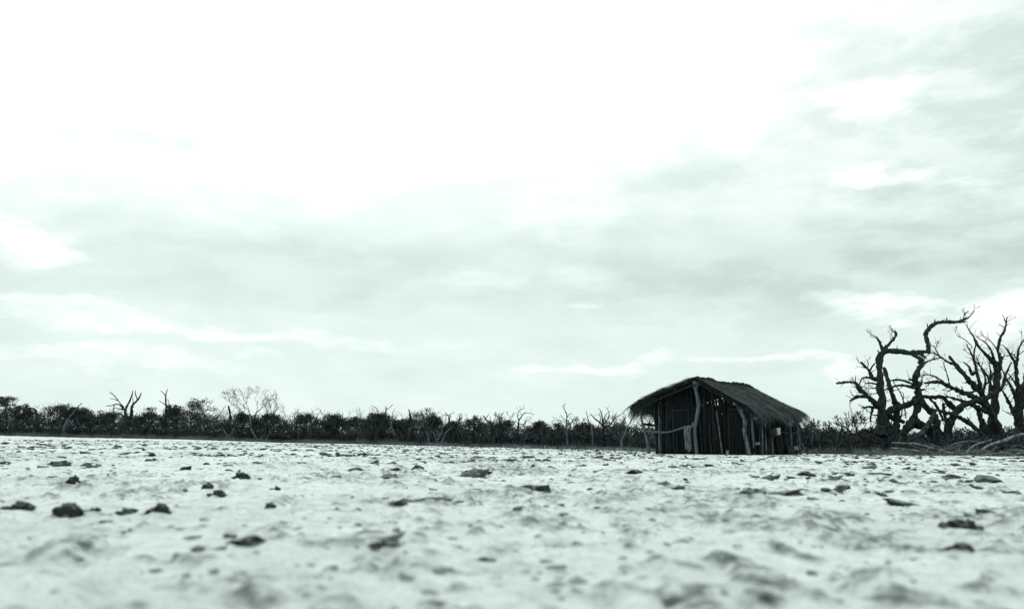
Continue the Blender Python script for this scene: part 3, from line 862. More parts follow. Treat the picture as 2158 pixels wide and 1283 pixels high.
A = Tree('dead_tree', 'tallest dead gnarled tree with an arching limb, just right of the hut', 35.0, 'bark')
A.limb([(415, 1130, 110), (425, 1050, 86), (440, 960, 66), (442, 850, 58), (440, 700, 54), (426, 560, 48), (424, 480, 46), (432, 420, 46), (462, 384, 42), (540, 376, 38), (620, 386, 36), (690, 392, 38), (760, 383, 34), (818, 380, 30)], 'trunk', drift=0.04, to_ground=True, spikes=0.6)
A.limb([(818, 382, 30), (812, 320, 28), (795, 245, 28), (830, 190, 26), (880, 155, 24), (950, 145, 22), (1040, 147, 22), (1090, 130, 18), (1140, 105, 10), (1182, 58, 5)], spikes=0.7)
A.limb([(1095, 128, 10), (1105, 80, 8), (1138, 57, 5)], spikes=0)
A.limb([(1060, 146, 18), (1115, 142, 10)], spikes=0)
A.limb([(865, 160, 10), (870, 122, 5)], spikes=0); A.limb([(962, 142, 12), (963, 113, 8)], spikes=0); A.limb([(818, 195, 12), (805, 157, 6)], spikes=0)
A.limb([(456, 385, 30), (432, 310, 18), (400, 260, 9)]); A.limb([(455, 370, 28), (500, 325, 22), (545, 275, 18), (561, 238, 16), (548, 217, 13)])
A.limb([(435, 420, 12), (415, 368, 8)], spikes=0)
A.limb([(430, 600, 34), (375, 590, 30), (345, 530, 22), (310, 495, 18), (278, 463, 16)]); A.limb([(350, 530, 14), (380, 485, 10), (400, 466, 6)], spikes=0)
A.limb([(400, 600, 18), (320, 585, 13), (285, 600, 10), (268, 642, 8)]); A.limb([(420, 640, 16), (350, 630, 12), (316, 635, 7)], spikes=0.5)
A.limb([(430, 672, 14), (360, 668, 8)]); A.limb([(440, 705, 10), (380, 715, 8), (330, 708, 5)])
A.limb([(470, 870, 46), (420, 812, 44), (370, 770, 36), (310, 710, 28), (265, 655, 24), (230, 625, 20), (160, 622, 18), (88, 632, 13)], drift=-0.35)
A.limb([(315, 735, 26), (245, 743, 22), (195, 772, 14)]); A.limb([(275, 705, 16), (238, 655, 13)])
A.limb([(425, 830, 22), (345, 820, 18), (283, 828, 11)]); A.limb([(372, 830, 18), (358, 900, 14), (358, 938, 9)], spikes=0.3); A.limb([(410, 886, 12), (362, 880, 7)])
A.limb([(500, 1130, 80), (500, 1050, 66), (480, 960, 60), (450, 880, 50), (440, 820, 40)], 'trunk', drift=0.1, to_ground=True)
A.limb([(548, 1130, 70), (556, 1060, 58), (562, 980, 46), (565, 900, 42), (548, 785, 34), (516, 680, 30), (490, 600, 27), (472, 540, 25), (464, 508, 20)], 'trunk', drift=0.25, to_ground=True)
A.limb([(470, 878, 44), (540, 840, 46), (620, 815, 42), (690, 785, 42), (740, 745, 46)], drift=-0.2)
A.limb([(450, 850, 40), (500, 890, 44), (550, 915, 40), (620, 940, 24)])
A.limb([(575, 1130, 90), (600, 1060, 76), (645, 990, 62), (705, 890, 56), (738, 800, 56), (736, 700, 58), (715, 620, 46), (722, 560, 42), (748, 505, 40), (758, 450, 40), (730, 425, 22), (690, 405, 26)], 'trunk', drift=-0.12, to_ground=True)
A.limb([(690, 392, 46), (740, 396, 26), (775, 412, 20), (802, 437, 8)], spikes=1.5)
A.limb([(748, 510, 22), (800, 462, 14), (870, 437, 11), (940, 428, 7)]); A.limb([(740, 690, 24), (786, 678, 12)], spikes=2); A.limb([(715, 608, 24), (655, 600, 12)])
A.limb([(745, 650, 30), (770, 616, 18)], spikes=1); A.limb([(705, 670, 26), (650, 655, 20), (590, 648, 18), (530, 662, 15), (470, 684, 10)]); A.limb([(690, 640, 16), (625, 612, 15), (560, 605, 14), (500, 615, 9)])
A.limb([(540, 622, 6), (590, 700, 8), (615, 760, 9), (632, 850, 9), (640, 910, 8)], spikes=0.5); A.limb([(600, 700, 6), (618, 715, 6), (620, 760, 5)], spikes=0.3)
A.limb([(590, 800, 16), (560, 770, 10)]); A.limb([(600, 900, 10), (605, 850, 9), (590, 820, 6)])

Bt = Tree('dead_tree', 'big many-stemmed dead tree fanning out near the right edge', 36.5, 'bark', spikes=1.8)
Bt.limb([(1320, 1130, 96), (1322, 1000, 72), (1338, 850, 60), (1352, 700, 52), (1362, 560, 50), (1350, 480, 46), (1290, 420, 26), (1232, 360, 22), (1190, 300, 18), (1178, 265, 14), (1140, 210, 9), (1116, 165, 5)], 'trunk', drift=0.08, to_ground=True)
Bt.limb([(1400, 1130, 52), (1378, 1000, 50), (1335, 900, 52), (1285, 800, 50), (1230, 700, 44), (1160, 630, 42), (1100, 560, 36), (1040, 490, 28), (982, 415, 20)], 'trunk', drift=-0.15, to_ground=True)
Bt.limb([(1240, 1130, 70), (1262, 1000, 56), (1232, 920, 42), (1210, 840, 32), (1150, 792, 20), (1090, 772, 10)], 'trunk', drift=-0.3, to_ground=True)
Bt.limb([(1365, 540, 44), (1392, 440, 30), (1370, 370, 22), (1390, 270, 20), (1422, 215, 18), (1442, 102, 7)]); Bt.limb([(1428, 190, 8), (1376, 163, 4)], spikes=0); Bt.limb([(1430, 145, 7), (1408, 88, 4)], spikes=0)
Bt.limb([(1045, 492, 22), (960, 455, 15), (905, 415, 12), (860, 392, 9), (828, 388, 6)]); Bt.limb([(905, 412, 9), (876, 365, 8), (862, 330, 5)])
Bt.limb([(1240, 720, 30), (1216, 600, 22), (1186, 470, 17), (1160, 400, 13), (1120, 322, 7)]); Bt.limb([(1165, 340, 6), (1100, 282, 6), (1048, 258, 4)], spikes=0.4)
Bt.limb([(1195, 320, 10), (1180, 410, 12), (1200, 540, 12), (1240, 640, 14)]); Bt.limb([(1160, 560, 22), (1140, 500, 16), (1095, 465, 6)])
Bt.limb([(1295, 830, 48), (1180, 742, 40), (1080, 700, 36), (980, 655, 30), (890, 620, 24), (788, 630, 13)], drift=-0.25)
Bt.limb([(985, 645, 12), (965, 560, 9), (942, 490, 8), (940, 458, 4)], spikes=0.3); Bt.limb([(945, 628, 14), (870, 578, 12), (800, 563, 8), (738, 586, 4)]); Bt.limb([(815, 568, 7), (778, 533, 4)], spikes=0)
Bt.limb([(1310, 870, 40), (1180, 812, 28), (1060, 765, 20), (950, 735, 12)], drift=-0.3)
Bt.limb([(1330, 700, 20), (1290, 580, 15), (1215, 480, 11), (1165, 440, 6)]); Bt.limb([(1300, 720, 20), (1312, 560, 14), (1298, 465, 8)]); Bt.limb([(1372, 490, 14), (1424, 408, 7)])
Bt.limb([(1340, 440, 16), (1290, 330, 10), (1200, 262, 5)]); Bt.limb([(1372, 372, 8), (1330, 320, 7), (1294, 275, 4)]); Bt.limb([(1250, 700, 18), (1270, 600, 14), (1240, 520, 9), (1195, 420, 5)])
Bt.limb([(1270, 640, 16), (1310, 610, 12), (1330, 560, 10)]); Bt.limb([(1120, 720, 14), (1200, 690, 16), (1260, 700, 18)]); Bt.limb([(1060, 690, 12), (1035, 650, 6)], spikes=0); Bt.limb([(1095, 700, 10), (1080, 655, 5)], spikes=0)
Bt.limb([(990, 690, 8), (920, 682, 4)], spikes=0)

Ct = Tree('dead_tree', 'upright dead tree with forked limbs cut by the right frame edge', 37.5, 'bark', spikes=1.8)
Ct.limb([(1575, 1130, 110), (1560, 1000, 80), (1545, 920, 66), (1550, 800, 58), (1575, 690, 52), (1610, 560, 44), (1625, 420, 34), (1600, 340, 22), (1640, 250, 10)], 'trunk', drift=0.05, to_ground=True)
Ct.limb([(1545, 960, 46), (1500, 870, 32), (1450, 770, 22), (1408, 690, 12)]); Ct.limb([(1545, 860, 40), (1500, 720, 28), (1470, 650, 20), (1430, 590, 14), (1395, 500, 6)])
Ct.limb([(1545, 800, 38), (1522, 600, 27), (1510, 480, 23), (1480, 430, 18), (1450, 372, 12), (1412, 332, 6)]); Ct.limb([(1512, 500, 22), (1526, 430, 18), (1532, 370, 14), (1562, 305, 10), (1600, 260, 6)])
Ct.limb([(1560, 720, 16), (1490, 605, 11), (1452, 555, 6)]); Ct.limb([(1440, 600, 8), (1470, 580, 7), (1502, 538, 4)], spikes=0); Ct.limb([(1505, 890, 8), (1470, 880, 6), (1404, 845, 4)], spikes=0.4)
Ct.limb([(1520, 450, 10), (1500, 410, 8), (1480, 395, 6)]); Ct.limb([(1600, 600, 28), (1660, 480, 22), (1700, 330, 10)]); Ct.limb([(1540, 400, 8), (1577, 372, 5)], spikes=0)

Dt = Tree('dead_tree', 'low twisted dead tree arching between the two big dead trees', 36.0, 'bark')
Dt.limb([(920, 1140, 80), (905, 1080, 64), (882, 985, 50), (872, 900, 42), (820, 842, 40), (772, 782, 36), (748, 730, 32)], 'trunk', drift=0.1, to_ground=True)
Dt.limb([(945, 1130, 84), (965, 1020, 60), (1000, 930, 50), (1050, 850, 50), (1120, 792, 45), (1200, 772, 40), (1290, 742, 34), (1370, 700, 30), (1412, 640, 26), (1432, 560, 18), (1478, 465, 9)], 'trunk', drift=-0.12, to_ground=True)
Dt.limb([(770, 735, 26), (860, 743, 26), (930, 740, 28), (975, 790, 36), (1025, 835, 36)]); Dt.limb([(830, 752, 20), (880, 810, 22), (915, 880, 20), (940, 930, 16)])
Dt.limb([(965, 960, 26), (945, 860, 22), (935, 790, 18)])
Et = Tree('leaning_log', 'broken grey log propped slantwise against the low twisted dead tree', 34.6, 'bark_mid', cat='log', spikes=0.3)
Et.limb([(710, 1085, 40), (790, 1000, 38), (855, 895, 34), (874, 838, 22)], 'trunk', drift=0.1, to_ground=True)
Ft = Tree('leaning_log', 'long dead limb slanting from the big many-stemmed tree to the ground', 35.0, 'bark', cat='log', spikes=0.8)
Ft.limb([(1285, 1090, 32), (1200, 1000, 36), (1110, 930, 38), (1010, 880, 32), (900, 850, 24), (826, 830, 10)], 'trunk', drift=0.1, to_ground=True)
Ft.limb([(1190, 985, 20), (1150, 940, 18), (1125, 898, 6)])

Gt = Tree('fallen_tree', 'old fallen dead trunk lying low behind the twisted dead trees', 38.5, 'bark', cat='log')
Gt.limb([(650, 960, 40), (720, 955, 60), (800, 985, 70), (860, 1030, 84), (920, 1080, 90)], 'trunk', drift=0.1)
Gt.limb([(690, 990, 24), (650, 985, 14)]); Gt.limb([(740, 930, 30), (690, 905, 20)])
# fallen branches on the ground in front
def fallen(label, pts, D, m='bleached', extra=(), sp_=0.7, drift=0.05):
    t = Tree('fallen_branch', label, D, m, cat='branch', group='fallen branches below the dead trees', spikes=sp_)
    t.fat = 0.62
    t.limb(pts, 'stem', drift=drift)
    for e in extra: t.limb(e, 'side_branch', drift=drift)
fallen('long pale fallen branch, uppermost of those left of the fallen trunk', [(522, 1104, 10), (620, 1108, 18), (730, 1116, 22), (850, 1148, 26), (930, 1172, 24)], 32.2)
fallen('pale fallen branch lying lowest and furthest left along the mud edge', [(515, 1143, 14), (620, 1155, 20), (740, 1172, 22), (850, 1193, 14)], 31.6)
fallen('short pale fallen branch crossing the longer ones at a slant', [(822, 1110, 9), (900, 1140, 18), (955, 1178, 18), (985, 1186, 14)], 31.3)
fallen('huge pale fallen trunk rising towards the right frame edge', [(870, 1195, 12), (920, 1175, 22), (990, 1182, 30), (1100, 1190, 30), (1200, 1178, 28), (1300, 1122, 36), (1420, 1085, 42), (1500, 1050, 44), (1600, 1035, 46), (1720, 1040, 50)], 31.4,
       extra=[[(1120, 1178, 22), (1190, 1122, 24), (1270, 1095, 20), (1320, 1080, 10)]], drift=0.12)
fallen('grey arched fallen branch above the huge fallen trunk', [(935, 1150, 22), (1040, 1112, 28), (1130, 1095, 26), (1225, 1096, 14)], 32.6, 'bark_pale')
fallen('small white bent branch at the foot of the right edge', [(1385, 1206, 10), (1470, 1212, 14), (1530, 1190, 14), (1570, 1208, 12)], 31.0)
fallen('short pale stick lying alone left of the fallen branches', [(368, 1162, 8), (410, 1180, 14), (455, 1196, 12)], 31.4)
fallen('thick dark log lying behind the huge fallen trunk', [(1340, 1140, 40), (1450, 1140, 56), (1580, 1150, 60), (1750, 1150, 66)], 33.5, 'bark', sp_=0.3)
fallen('thin pale twig along the mud edge under the fallen trunk', [(1200, 1198, 5), (1300, 1190, 10), (1400, 1196, 8)], 30.9)

# broken twigs lying about the fallen wood
def twig_litter():
    mb = MB(); rs = random.Random(9)
    for i in range(190):
        px = rs.uniform(1850, 2330); D_ = float(edge_D((px - CX) / F)) + rs.uniform(-0.5, 4.5)
        x = (px - CX) / F * D_; g = gz0(x, D_)
        L = rs.uniform(0.3, 1.5); a = rs.gauss(0, 0.6) + (math.pi if rs.random() < 0.5 else 0); up = rs.uniform(-0.02, 0.42) * L
        d = Vector((math.cos(a) * L, math.sin(a) * L * 0.7, up)); p = Vector((x, D_, g + rs.uniform(0.01, 0.05)))
        r0 = rs.uniform(0.012, 0.03)
        mid = p + d * 0.5 + Vector((rs.gauss(0, .06), rs.gauss(0, .06), abs(rs.gauss(0, .08))))
        mb.tube([p, mid, p + d], [r0, r0 * 0.8, r0 * 0.35], n=5, step=L / 5, gnarl=0.2, rng=rs)
        for k in range(rs.randint(0, 3)):
            q = mid.lerp(p + d, rs.uniform(0, 0.8)); e = (d.normalized() + Vector((rs.gauss(0, .7), rs.gauss(0, .5), rs.uniform(0, .9)))).normalized() * L * rs.uniform(0.15, 0.35)
            mb.tube([q, q + e * 0.5 + Vector((rs.gauss(0, .02), 0, 0)), q + e], [r0 * 0.55, r0 * 0.4, r0 * 0.2], n=4, step=L, rng=rs)
    o = mb.build('twig_litter', M['litter'])
    setp(o, 'tangle of broken grey twigs lying among the fallen wood', 'twigs', kind='stuff')
M['litter'] = mat('broken_twig', 0.02, 0.22, 3, island=0.7, bump=0)
twig_litter()

# ------------------------------------------------------------------ foliage helpers
def leaf_cloud(centers, radii, counts, size, rng):
    """triangles spread through ellipsoids; returns V, F arrays"""
    C = np.repeat(np.asarray(centers, float), counts, axis=0); Rd = np.repeat(np.asarray(radii, float), counts, axis=0)
    n = len(C)
    u = rng.normal(size=(n, 3)); u /= np.linalg.norm(u, axis=1)[:, None]
    rr = rng.random(n) ** 0.45
    P = C + u * rr[:, None] * Rd
    a = rng.normal(size=(n, 3)); a /= np.linalg.norm(a, axis=1)[:, None]
    c = rng.normal(size=(n, 3)); c -= (c * a).sum(1)[:, None] * a; c /= np.linalg.norm(c, axis=1)[:, None]
    s = size * rng.uniform(0.55, 1.35, n)[:, None]
    V = np.stack([P - a * s * 0.6 - c * s * 0.35, P + a * s * 0.75, P - a * s * 0.25 + c * s * 0.5], 1).reshape(-1, 3)
    return V, np.arange(n * 3).reshape(-1, 3)

def bare_tree(label, px, top, D, seed, m='far_bark', lean=0.0, lev=4, spread=0.5, fork=(2, 3), rad=0.10, group=None, name='bare_tree', stems=1, up=0.12, frac=0.30, base=None, minr=0.014):
    rng = random.Random(seed)
    x = at(px, 930, D).x
    z = gz0(x, D)
    H = at(px, top, D).z - z
    best = None
    root = empty(name, (x, D, z))
    setp(root, label, 'tree', group)
    tr = MB(); br = MB(); tips = []
    for sN in range(stems):
        d0 = Vector((lean + (rng.uniform(-0.35, 0.35) if stems > 1 else rng.gauss(0, 0.05)), rng.gauss(0, 0.1), 1)).normalized()
        L0 = H * frac * rng.uniform(0.85, 1.15)
        q = d0 * L0
        tr.tube([Vector((rng.gauss(0, 0.05), 0, -0.1)), d0 * L0 * 0.5 + Vector((rng.gauss(0, .06), rng.gauss(0, .06), 0)), q], [rad * 1.25, rad, rad * 0.8], n=6, gnarl=0.12, rng=rng)
        for i in range(rng.randint(fork[0], fork[1]) if stems > 1 else fork[1]):
            side = d0.orthogonal().normalized(); side.rotate(Quaternion(d0, rng.uniform(0, 6.28)))
            nd = (d0 + side * rng.uniform(0.4, 1.4) * spread + Vector((0, 0, up))).normalized()
            grow(br, q * rng.uniform(0.8, 1.0), nd, H * 0.30, rad * 0.62, lev - 1, rng, tips, fork, spread, up, minr=minr)
    # match the height seen in the photo
    zt = max(v.z for v in br.v); k = H / zt
    for mb in (tr, br):
        mb.v = [Vector((v.x * (0.5 + 0.5 * k), v.y * (0.5 + 0.5 * k), v.z * k)) for v in mb.v]
    tr.build('trunk', M[m], root); br.build('branches', M[m], root)
    return root, [Vector((t.x * (0.5 + 0.5 * k), t.y * (0.5 + 0.5 * k), t.z * k)) for t in tips]

nrng = np.random.default_rng(4)
def leafy_tree(label, px, top, D, seed, m='leaf', crown=1.0, dens=60, size=0.085, **kw):
    root, tips = bare_tree(label, px, top, D, seed, **kw)
    c = np.array([tuple(t) for t in tips])
    r = nrng.uniform(0.16, 0.36, (len(c), 1)) * np.array([[1.25, 1.25, 0.75]]) * crown
    V, Fc = leaf_cloud(c - np.array([0, 0, 0.12]) * crown, r, np.full(len(c), dens), size, nrng)
    np_mesh('crown', V, Fc, M[m], root)
    return root

# ------------------------------------------------------------------ far treeline: trees that can be told apart
DE = lambda px: float(edge_D((px - CX) / F))
def z3(zx, zy): return zx / 5.138, 790 + zy / 5.138
def z4(zx, zy): return 400 + zx / 5.138, 790 + zy / 5.138
def z5(zx, zy): return 780 + zx / 7.707, 820 + zy / 7.707
def z6(zx, zy): return 1040 + zx / 5.994, 820 + zy / 5.994
GF = 'bare trees standing out of the far scrub'
t = Tree('bare_tree', 'black forked bare tree with two wide limbs, left part of the treeline', DE(290) + 2, 'far_bark', z3, 5.138, GF, sides=6, spikes=0.25)
t.limb([(1500, 655, 44), (1460, 590, 40), (1400, 520, 40), (1365, 440, 34), (1355, 380, 26), (1390, 310, 20), (1425, 230, 15), (1440, 165, 7)], 'trunk', to_ground=True)
t.limb([(1400, 520, 30), (1420, 420, 28), (1430, 330, 22), (1480, 280, 20), (1510, 240, 14), (1530, 190, 7)]); t.limb([(1490, 265, 9), (1465, 200, 9), (1470, 165, 5)])
t.limb([(1355, 385, 20), (1300, 325, 14), (1250, 315, 10), (1210, 330, 9), (1150, 335, 6)]); t.limb([(1340, 350, 12), (1290, 290, 10), (1240, 225, 10), (1185, 185, 6)]); t.limb([(1270, 275, 8), (1230, 260, 7), (1190, 255, 5)])
t.limb([(1365, 380, 14), (1310, 370, 12), (1255, 358, 7)]); t.limb([(1240, 330, 8), (1225, 380, 8), (1245, 440, 6)]); t.limb([(1400, 545, 20), (1350, 540, 12), (1310, 540, 6)]); t.limb([(1350, 450, 18), (1290, 420, 12), (1245, 425, 7)])
t.limb([(1440, 300, 8), (1440, 260, 6), (1425, 240, 4)])
t = Tree('bare_tree', 'low dark limb curving up to the right beside the black forked tree', DE(310) + 1.6, 'far_bark', z3, 5.138, GF, sides=6, spikes=0.3)
t.limb([(1520, 650, 40), (1560, 590, 34), (1610, 540, 28), (1650, 500, 22), (1690, 485, 8)], 'trunk', to_ground=True)
t = Tree('bare_tree', 'tall thin snag with forked tip right of the black forked tree', DE(345) + 4, 'far_bark', z3, 5.138, GF, sides=6, spikes=0.3)
t.limb([(1790, 620, 22), (1795, 480, 20), (1800, 330, 17), (1795, 240, 14), (1800, 190, 10), (1818, 150, 5)], 'trunk', to_ground=True); t.limb([(1797, 240, 9), (1770, 195, 8), (1740, 170, 6)]); t.limb([(1800, 330, 10), (1760, 300, 8), (1725, 278, 5)]); t.limb([(1835, 420, 7), (1835, 340, 7), (1818, 260, 5)])
t = Tree('bare_tree', 'pale trunk leaning to the right before the dark scrub, far left', DE(145) + 0.8, 'far_bark_pale', z3, 5.138, GF, sides=6, spikes=0.2)
t.limb([(690, 650, 26), (690, 590, 24), (715, 520, 20), (760, 450, 16), (800, 400, 12), (850, 335, 9), (890, 302, 5)], 'trunk', to_ground=True)
t = Tree('bare_tree', 'thick dark trunk with one limb bowed left, far left of the treeline', DE(80) + 2, 'far_bark', z3, 5.138, GF, sides=6, spikes=0.3)
t.limb([(410, 620, 36), (405, 520, 30), (395, 420, 26), (370, 370, 18), (310, 355, 12), (270, 360, 6)], 'trunk', to_ground=True)
t = Tree('bare_tree', 'squat dark forked tree in front of the scrub, third of the way along', DE(505) + 1.2, 'far_bark', z4, 5.138, GF, sides=6, spikes=0.4)
t.limb([(530, 680, 40), (520, 600, 34), (490, 550, 26), (430, 540, 16), (380, 490, 8)], 'trunk', to_ground=True); t.limb([(520, 590, 24), (570, 560, 20), (600, 490, 14), (640, 430, 6)]); t.limb([(540, 640, 18), (590, 600, 14), (640, 595, 6)]); t.limb([(500, 560, 12), (530, 500, 8), (520, 460, 4)])
t = Tree('bare_tree', 'pale thin trunk slanting down right of the squat forked tree', DE(535) + 0.8, 'far_bark_pale', z4, 5.138, GF, sides=6, spikes=0.3)
t.limb([(720, 684, 14), (680, 620, 13), (660, 570, 12), (655, 480, 10), (650, 420, 7)], 'trunk', to_ground=True)
t = Tree('bare_tree', 'pale crossed stems low in the scrub left of the squat forked tree', DE(480) + 0.8, 'far_bark_pale', z4, 5.138, GF, sides=6, spikes=0.3)
t.limb([(415, 680, 16), (460, 620, 13), (490, 560, 9), (510, 470, 5)], 'trunk', to_ground=True); t.limb([(415, 670, 14), (370, 600, 11), (345, 560, 6)])
t = Tree('fallen_tree', 'dark fallen tree with upturned branches lying at the treeline foot', DE(610) + 0.5, 'far_bark', z4, 5.138, cat='log', sides=7, spikes=0.6)
t.limb([(800, 690, 20), (860, 662, 34), (940, 652, 40), (1020, 668, 36), (1100, 690, 26)], 'trunk'); t.limb([(970, 650, 30), (1020, 600, 28), (1050, 540, 18), (1050, 500, 10)]); t.limb([(1030, 590, 18), (1080, 575, 14), (1100, 545, 8)]); t.limb([(860, 690, 18), (950, 682, 18), (1040, 694, 12)]); t.limb([(800, 690, 14), (770, 655, 8)]); t.limb([(960, 660, 14), (955, 600, 10), (945, 580, 5)])
t = Tree('bare_tree', 'short black snag with upright tip left of the tall feathery tree', DE(482) + 5, 'far_bark', z4, 5.138, GF, sides=6, spikes=0.4)
t.limb([(440, 560, 26), (435, 420, 20), (420, 350, 16), (412, 335, 12)], 'trunk', to_ground=True); t.limb([(418, 365, 8), (430, 338, 6)])
t = Tree('bare_tree', 'pale forked snag rising above the scrub left of the middle', DE(810) + 3, 'far_bark', z5, 7.707, GF, sides=6, spikes=0.3)
t.limb([(215, 700, 38), (230, 480, 28), (250, 390, 22), (258, 320, 18), (255, 275, 12)], 'trunk', to_ground=True); t.limb([(258, 335, 14), (310, 300, 12), (350, 265, 10), (372, 235, 5)]); t.limb([(100, 450, 10), (125, 380, 12), (105, 310, 10), (50, 275, 8), (15, 262, 5)]); t.limb([(90, 400, 8), (50, 330, 8), (15, 295, 5)])
t = Tree('bare_tree', 'thin forked sapling right of the pale forked snag', DE(828) + 2, 'far_bark_pale', z5, 7.707, GF, sides=6, spikes=0.3)
t.limb([(400, 880, 22), (400, 720, 18), (340, 590, 20), (365, 470, 14), (360, 400, 11), (385, 350, 8), (405, 300, 4)], 'trunk', to_ground=True); t.limb([(335, 570, 14), (320, 450, 10), (280, 380, 6)]); t.limb([(400, 740, 12), (330, 680, 9), (280, 640, 5)])
t = Tree('bare_tree', 'dark leaning snag with a stub fork left of the pale round crown', DE(866) + 4, 'far_bark', z5, 7.707, GF, sides=6, spikes=0.3)
t.limb([(700, 800, 44), (680, 560, 36), (650, 430, 28), (638, 370, 22), (630, 322, 14)], 'trunk', to_ground=True); t.limb([(655, 410, 12), (672, 380, 10)])
t = Tree('bare_tree', 'pale many-forked stump tree at the mud edge in the middle', DE(920) + 0.3, 'far_bark_pale', z5, 7.707, GF, sides=6, spikes=0.4)
t.limb([(1085, 920, 44), (1080, 850, 34), (1060, 780, 24), (1025, 700, 12)], 'trunk', to_ground=True); t.limb([(1090, 850, 26), (1130, 760, 26), (1165, 700, 18), (1170, 650, 8)]); t.limb([(1140, 890, 22), (1185, 800, 24), (1230, 700, 18), (1320, 630, 10)]); t.limb([(1130, 780, 16), (1110, 700, 12), (1060, 665, 6)]); t.limb([(1190, 800, 12), (1240, 750, 8)])
t = Tree('bare_tree', 'thin pale forked tree left of the pale stump tree', DE(903) + 1, 'far_bark_pale', z5, 7.707, GF, sides=6, spikes=0.4)
t.limb([(950, 880, 24), (945, 780, 20), (920, 710, 12), (905, 660, 6)], 'trunk', to_ground=True); t.limb([(948, 780, 14), (985, 700, 10), (1000, 640, 5)])
t = Tree('bare_tree', 'black snag with crossed top branches right of the pale round crown', DE(945) + 3, 'far_bark', z5, 7.707, GF, sides=6, spikes=0.4)
t.limb([(1270, 760, 40), (1275, 600, 34), (1285, 480, 26), (1270, 430, 18), (1235, 400, 14), (1228, 370, 8)], 'trunk', to_ground=True); t.limb([(1270, 430, 12), (1310, 400, 9), (1380, 378, 5)]); t.limb([(1240, 410, 8), (1190, 425, 6), (1150, 420, 4)]); t.limb([(1285, 470, 12), (1315, 435, 10), (1290, 420, 6)]); t.limb([(1240, 640, 10), (1225, 500, 9), (1235, 420, 6)])
t = Tree('bare_tree', 'dark broken snag with two upright prongs in the middle of the treeline', DE(970) + 3, 'far_bark', z5, 7.707, GF, sides=6, spikes=0.6)
t.limb([(1440, 760, 30), (1440, 560, 26), (1450, 480, 24), (1470, 385, 12)], 'trunk', to_ground=True); t.limb([(1450, 500, 16), (1490, 470, 14), (1490, 420, 9)]); t.limb([(1430, 500, 12), (1395, 465, 9)])
t = Tree('bare_tree', 'dark leaning tree with a long sloping limb right of the middle', DE(1025) + 2, 'far_bark', z5, 7.707, GF, sides=6, spikes=0.5)
t.limb([(2050, 860, 40), (2010, 680, 34), (1950, 540, 30), (1880, 490, 24), (1840, 430, 16)], 'trunk', to_ground=True); t.limb([(1870, 480, 12), (1910, 430, 10), (1935, 390, 5)]); t.limb([(1960, 540, 14), (1945, 440, 7)])
t = Tree('bare_tree', 'pale wispy curved tree left of the lone tall snag', DE(1095) + 2, 'far_bark', z6, 5.994, GF, sides=6, spikes=0.8)
t.limb([(300, 690, 22), (310, 520, 20), (320, 400, 18), (350, 350, 14), (390, 300, 10), (450, 300, 6), (520, 320, 3)], 'trunk', to_ground=True); t.limb([(318, 390, 12), (305, 320, 9), (340, 260, 7), (400, 240, 4)]); t.limb([(345, 260, 5), (330, 210, 4)]); t.limb([(380, 440, 10), (430, 390, 8), (490, 370, 4)]); t.limb([(390, 250, 4), (375, 215, 3)]); t.limb([(310, 430, 10), (370, 470, 8), (420, 360, 5), (480, 350, 3)])
t = Tree('bare_tree', 'lone tall snag with hooked tip, right of the middle', DE(1195) + 2, 'far_bark_pale', z6, 5.994, GF, sides=6, spikes=0.5)
t.limb([(935, 690, 22), (928, 560, 20), (925, 430, 18), (925, 320, 15), (900, 260, 12), (885, 215, 10), (910, 178, 6)], 'trunk', to_ground=True); t.limb([(928, 400, 10), (880, 370, 9), (840, 320, 5)]); t.limb([(926, 350, 10), (960, 310, 7), (980, 300, 4)]); t.limb([(915, 560, 12), (880, 480, 9), (830, 440, 5)]); t.limb([(930, 460, 12), (1000, 400, 9), (1030, 340, 5)]); t.limb([(860, 420, 7), (800, 370, 5), (740, 350, 3)]); t.limb([(930, 430, 8), (870, 400, 7), (750, 388, 3)])
t = Tree('bare_tree', 'grey bare tree with drooping fork left of the spreading tree', DE(1245) + 2, 'far_bark_pale', z6, 5.994, GF, sides=6, spikes=0.6)
t.limb([(1250, 575, 14), (1235, 470, 14), (1200, 390, 12), (1180, 320, 9), (1170, 265, 5)], 'trunk', to_ground=True); t.limb([(1250, 575, 10), (1215, 555, 5)]); t.limb([(1220, 440, 8), (1175, 390, 6), (1155, 350, 4)])
t = Tree('bare_tree', 'broad spreading bare tree nearest the hut on its left', DE(1275) + 1.5, 'far_bark', z6, 5.994, GF, sides=6, spikes=0.9)
t.limb([(1390, 690, 40), (1385, 560, 34), (1390, 460, 28), (1375, 380, 20), (1360, 290, 12), (1325, 235, 5)], 'trunk', to_ground=True)
t.limb([(1385, 470, 22), (1340, 420, 18), (1280, 370, 16), (1240, 325, 10), (1215, 310, 5)]); t.limb([(1390, 440, 18), (1440, 380, 12), (1460, 300, 7), (1430, 235, 4)]); t.limb([(1390, 400, 12), (1410, 330, 8), (1480, 270, 4)]); t.limb([(1395, 480, 18), (1470, 450, 14), (1520, 380, 10), (1590, 330, 7), (1655, 295, 4)]); t.limb([(1500, 410, 9), (1530, 340, 7), (1560, 290, 4)]); t.limb([(1345, 420, 12), (1350, 350, 8), (1330, 300, 5)]); t.limb([(1440, 580, 14), (1490, 550, 13), (1530, 520, 8)])
t = Tree('bare_tree', 'twisted bare tree just left of the hut, half hidden by its eave', DE(1335) + 1.5, 'far_bark_pale', z6, 5.994, GF, sides=6, spikes=0.9)
t.limb([(1620, 730, 26), (1620, 640, 24), (1660, 560, 18), (1690, 470, 14), (1740, 400, 9), (1775, 345, 4)], 'trunk', to_ground=True); t.limb([(1680, 480, 10), (1620, 420, 8), (1590, 370, 4)]); t.limb([(1690, 470, 10), (1660, 390, 7), (1650, 340, 4)]); t.limb([(1720, 430, 8), (1740, 370, 6), (1720, 340, 4)])
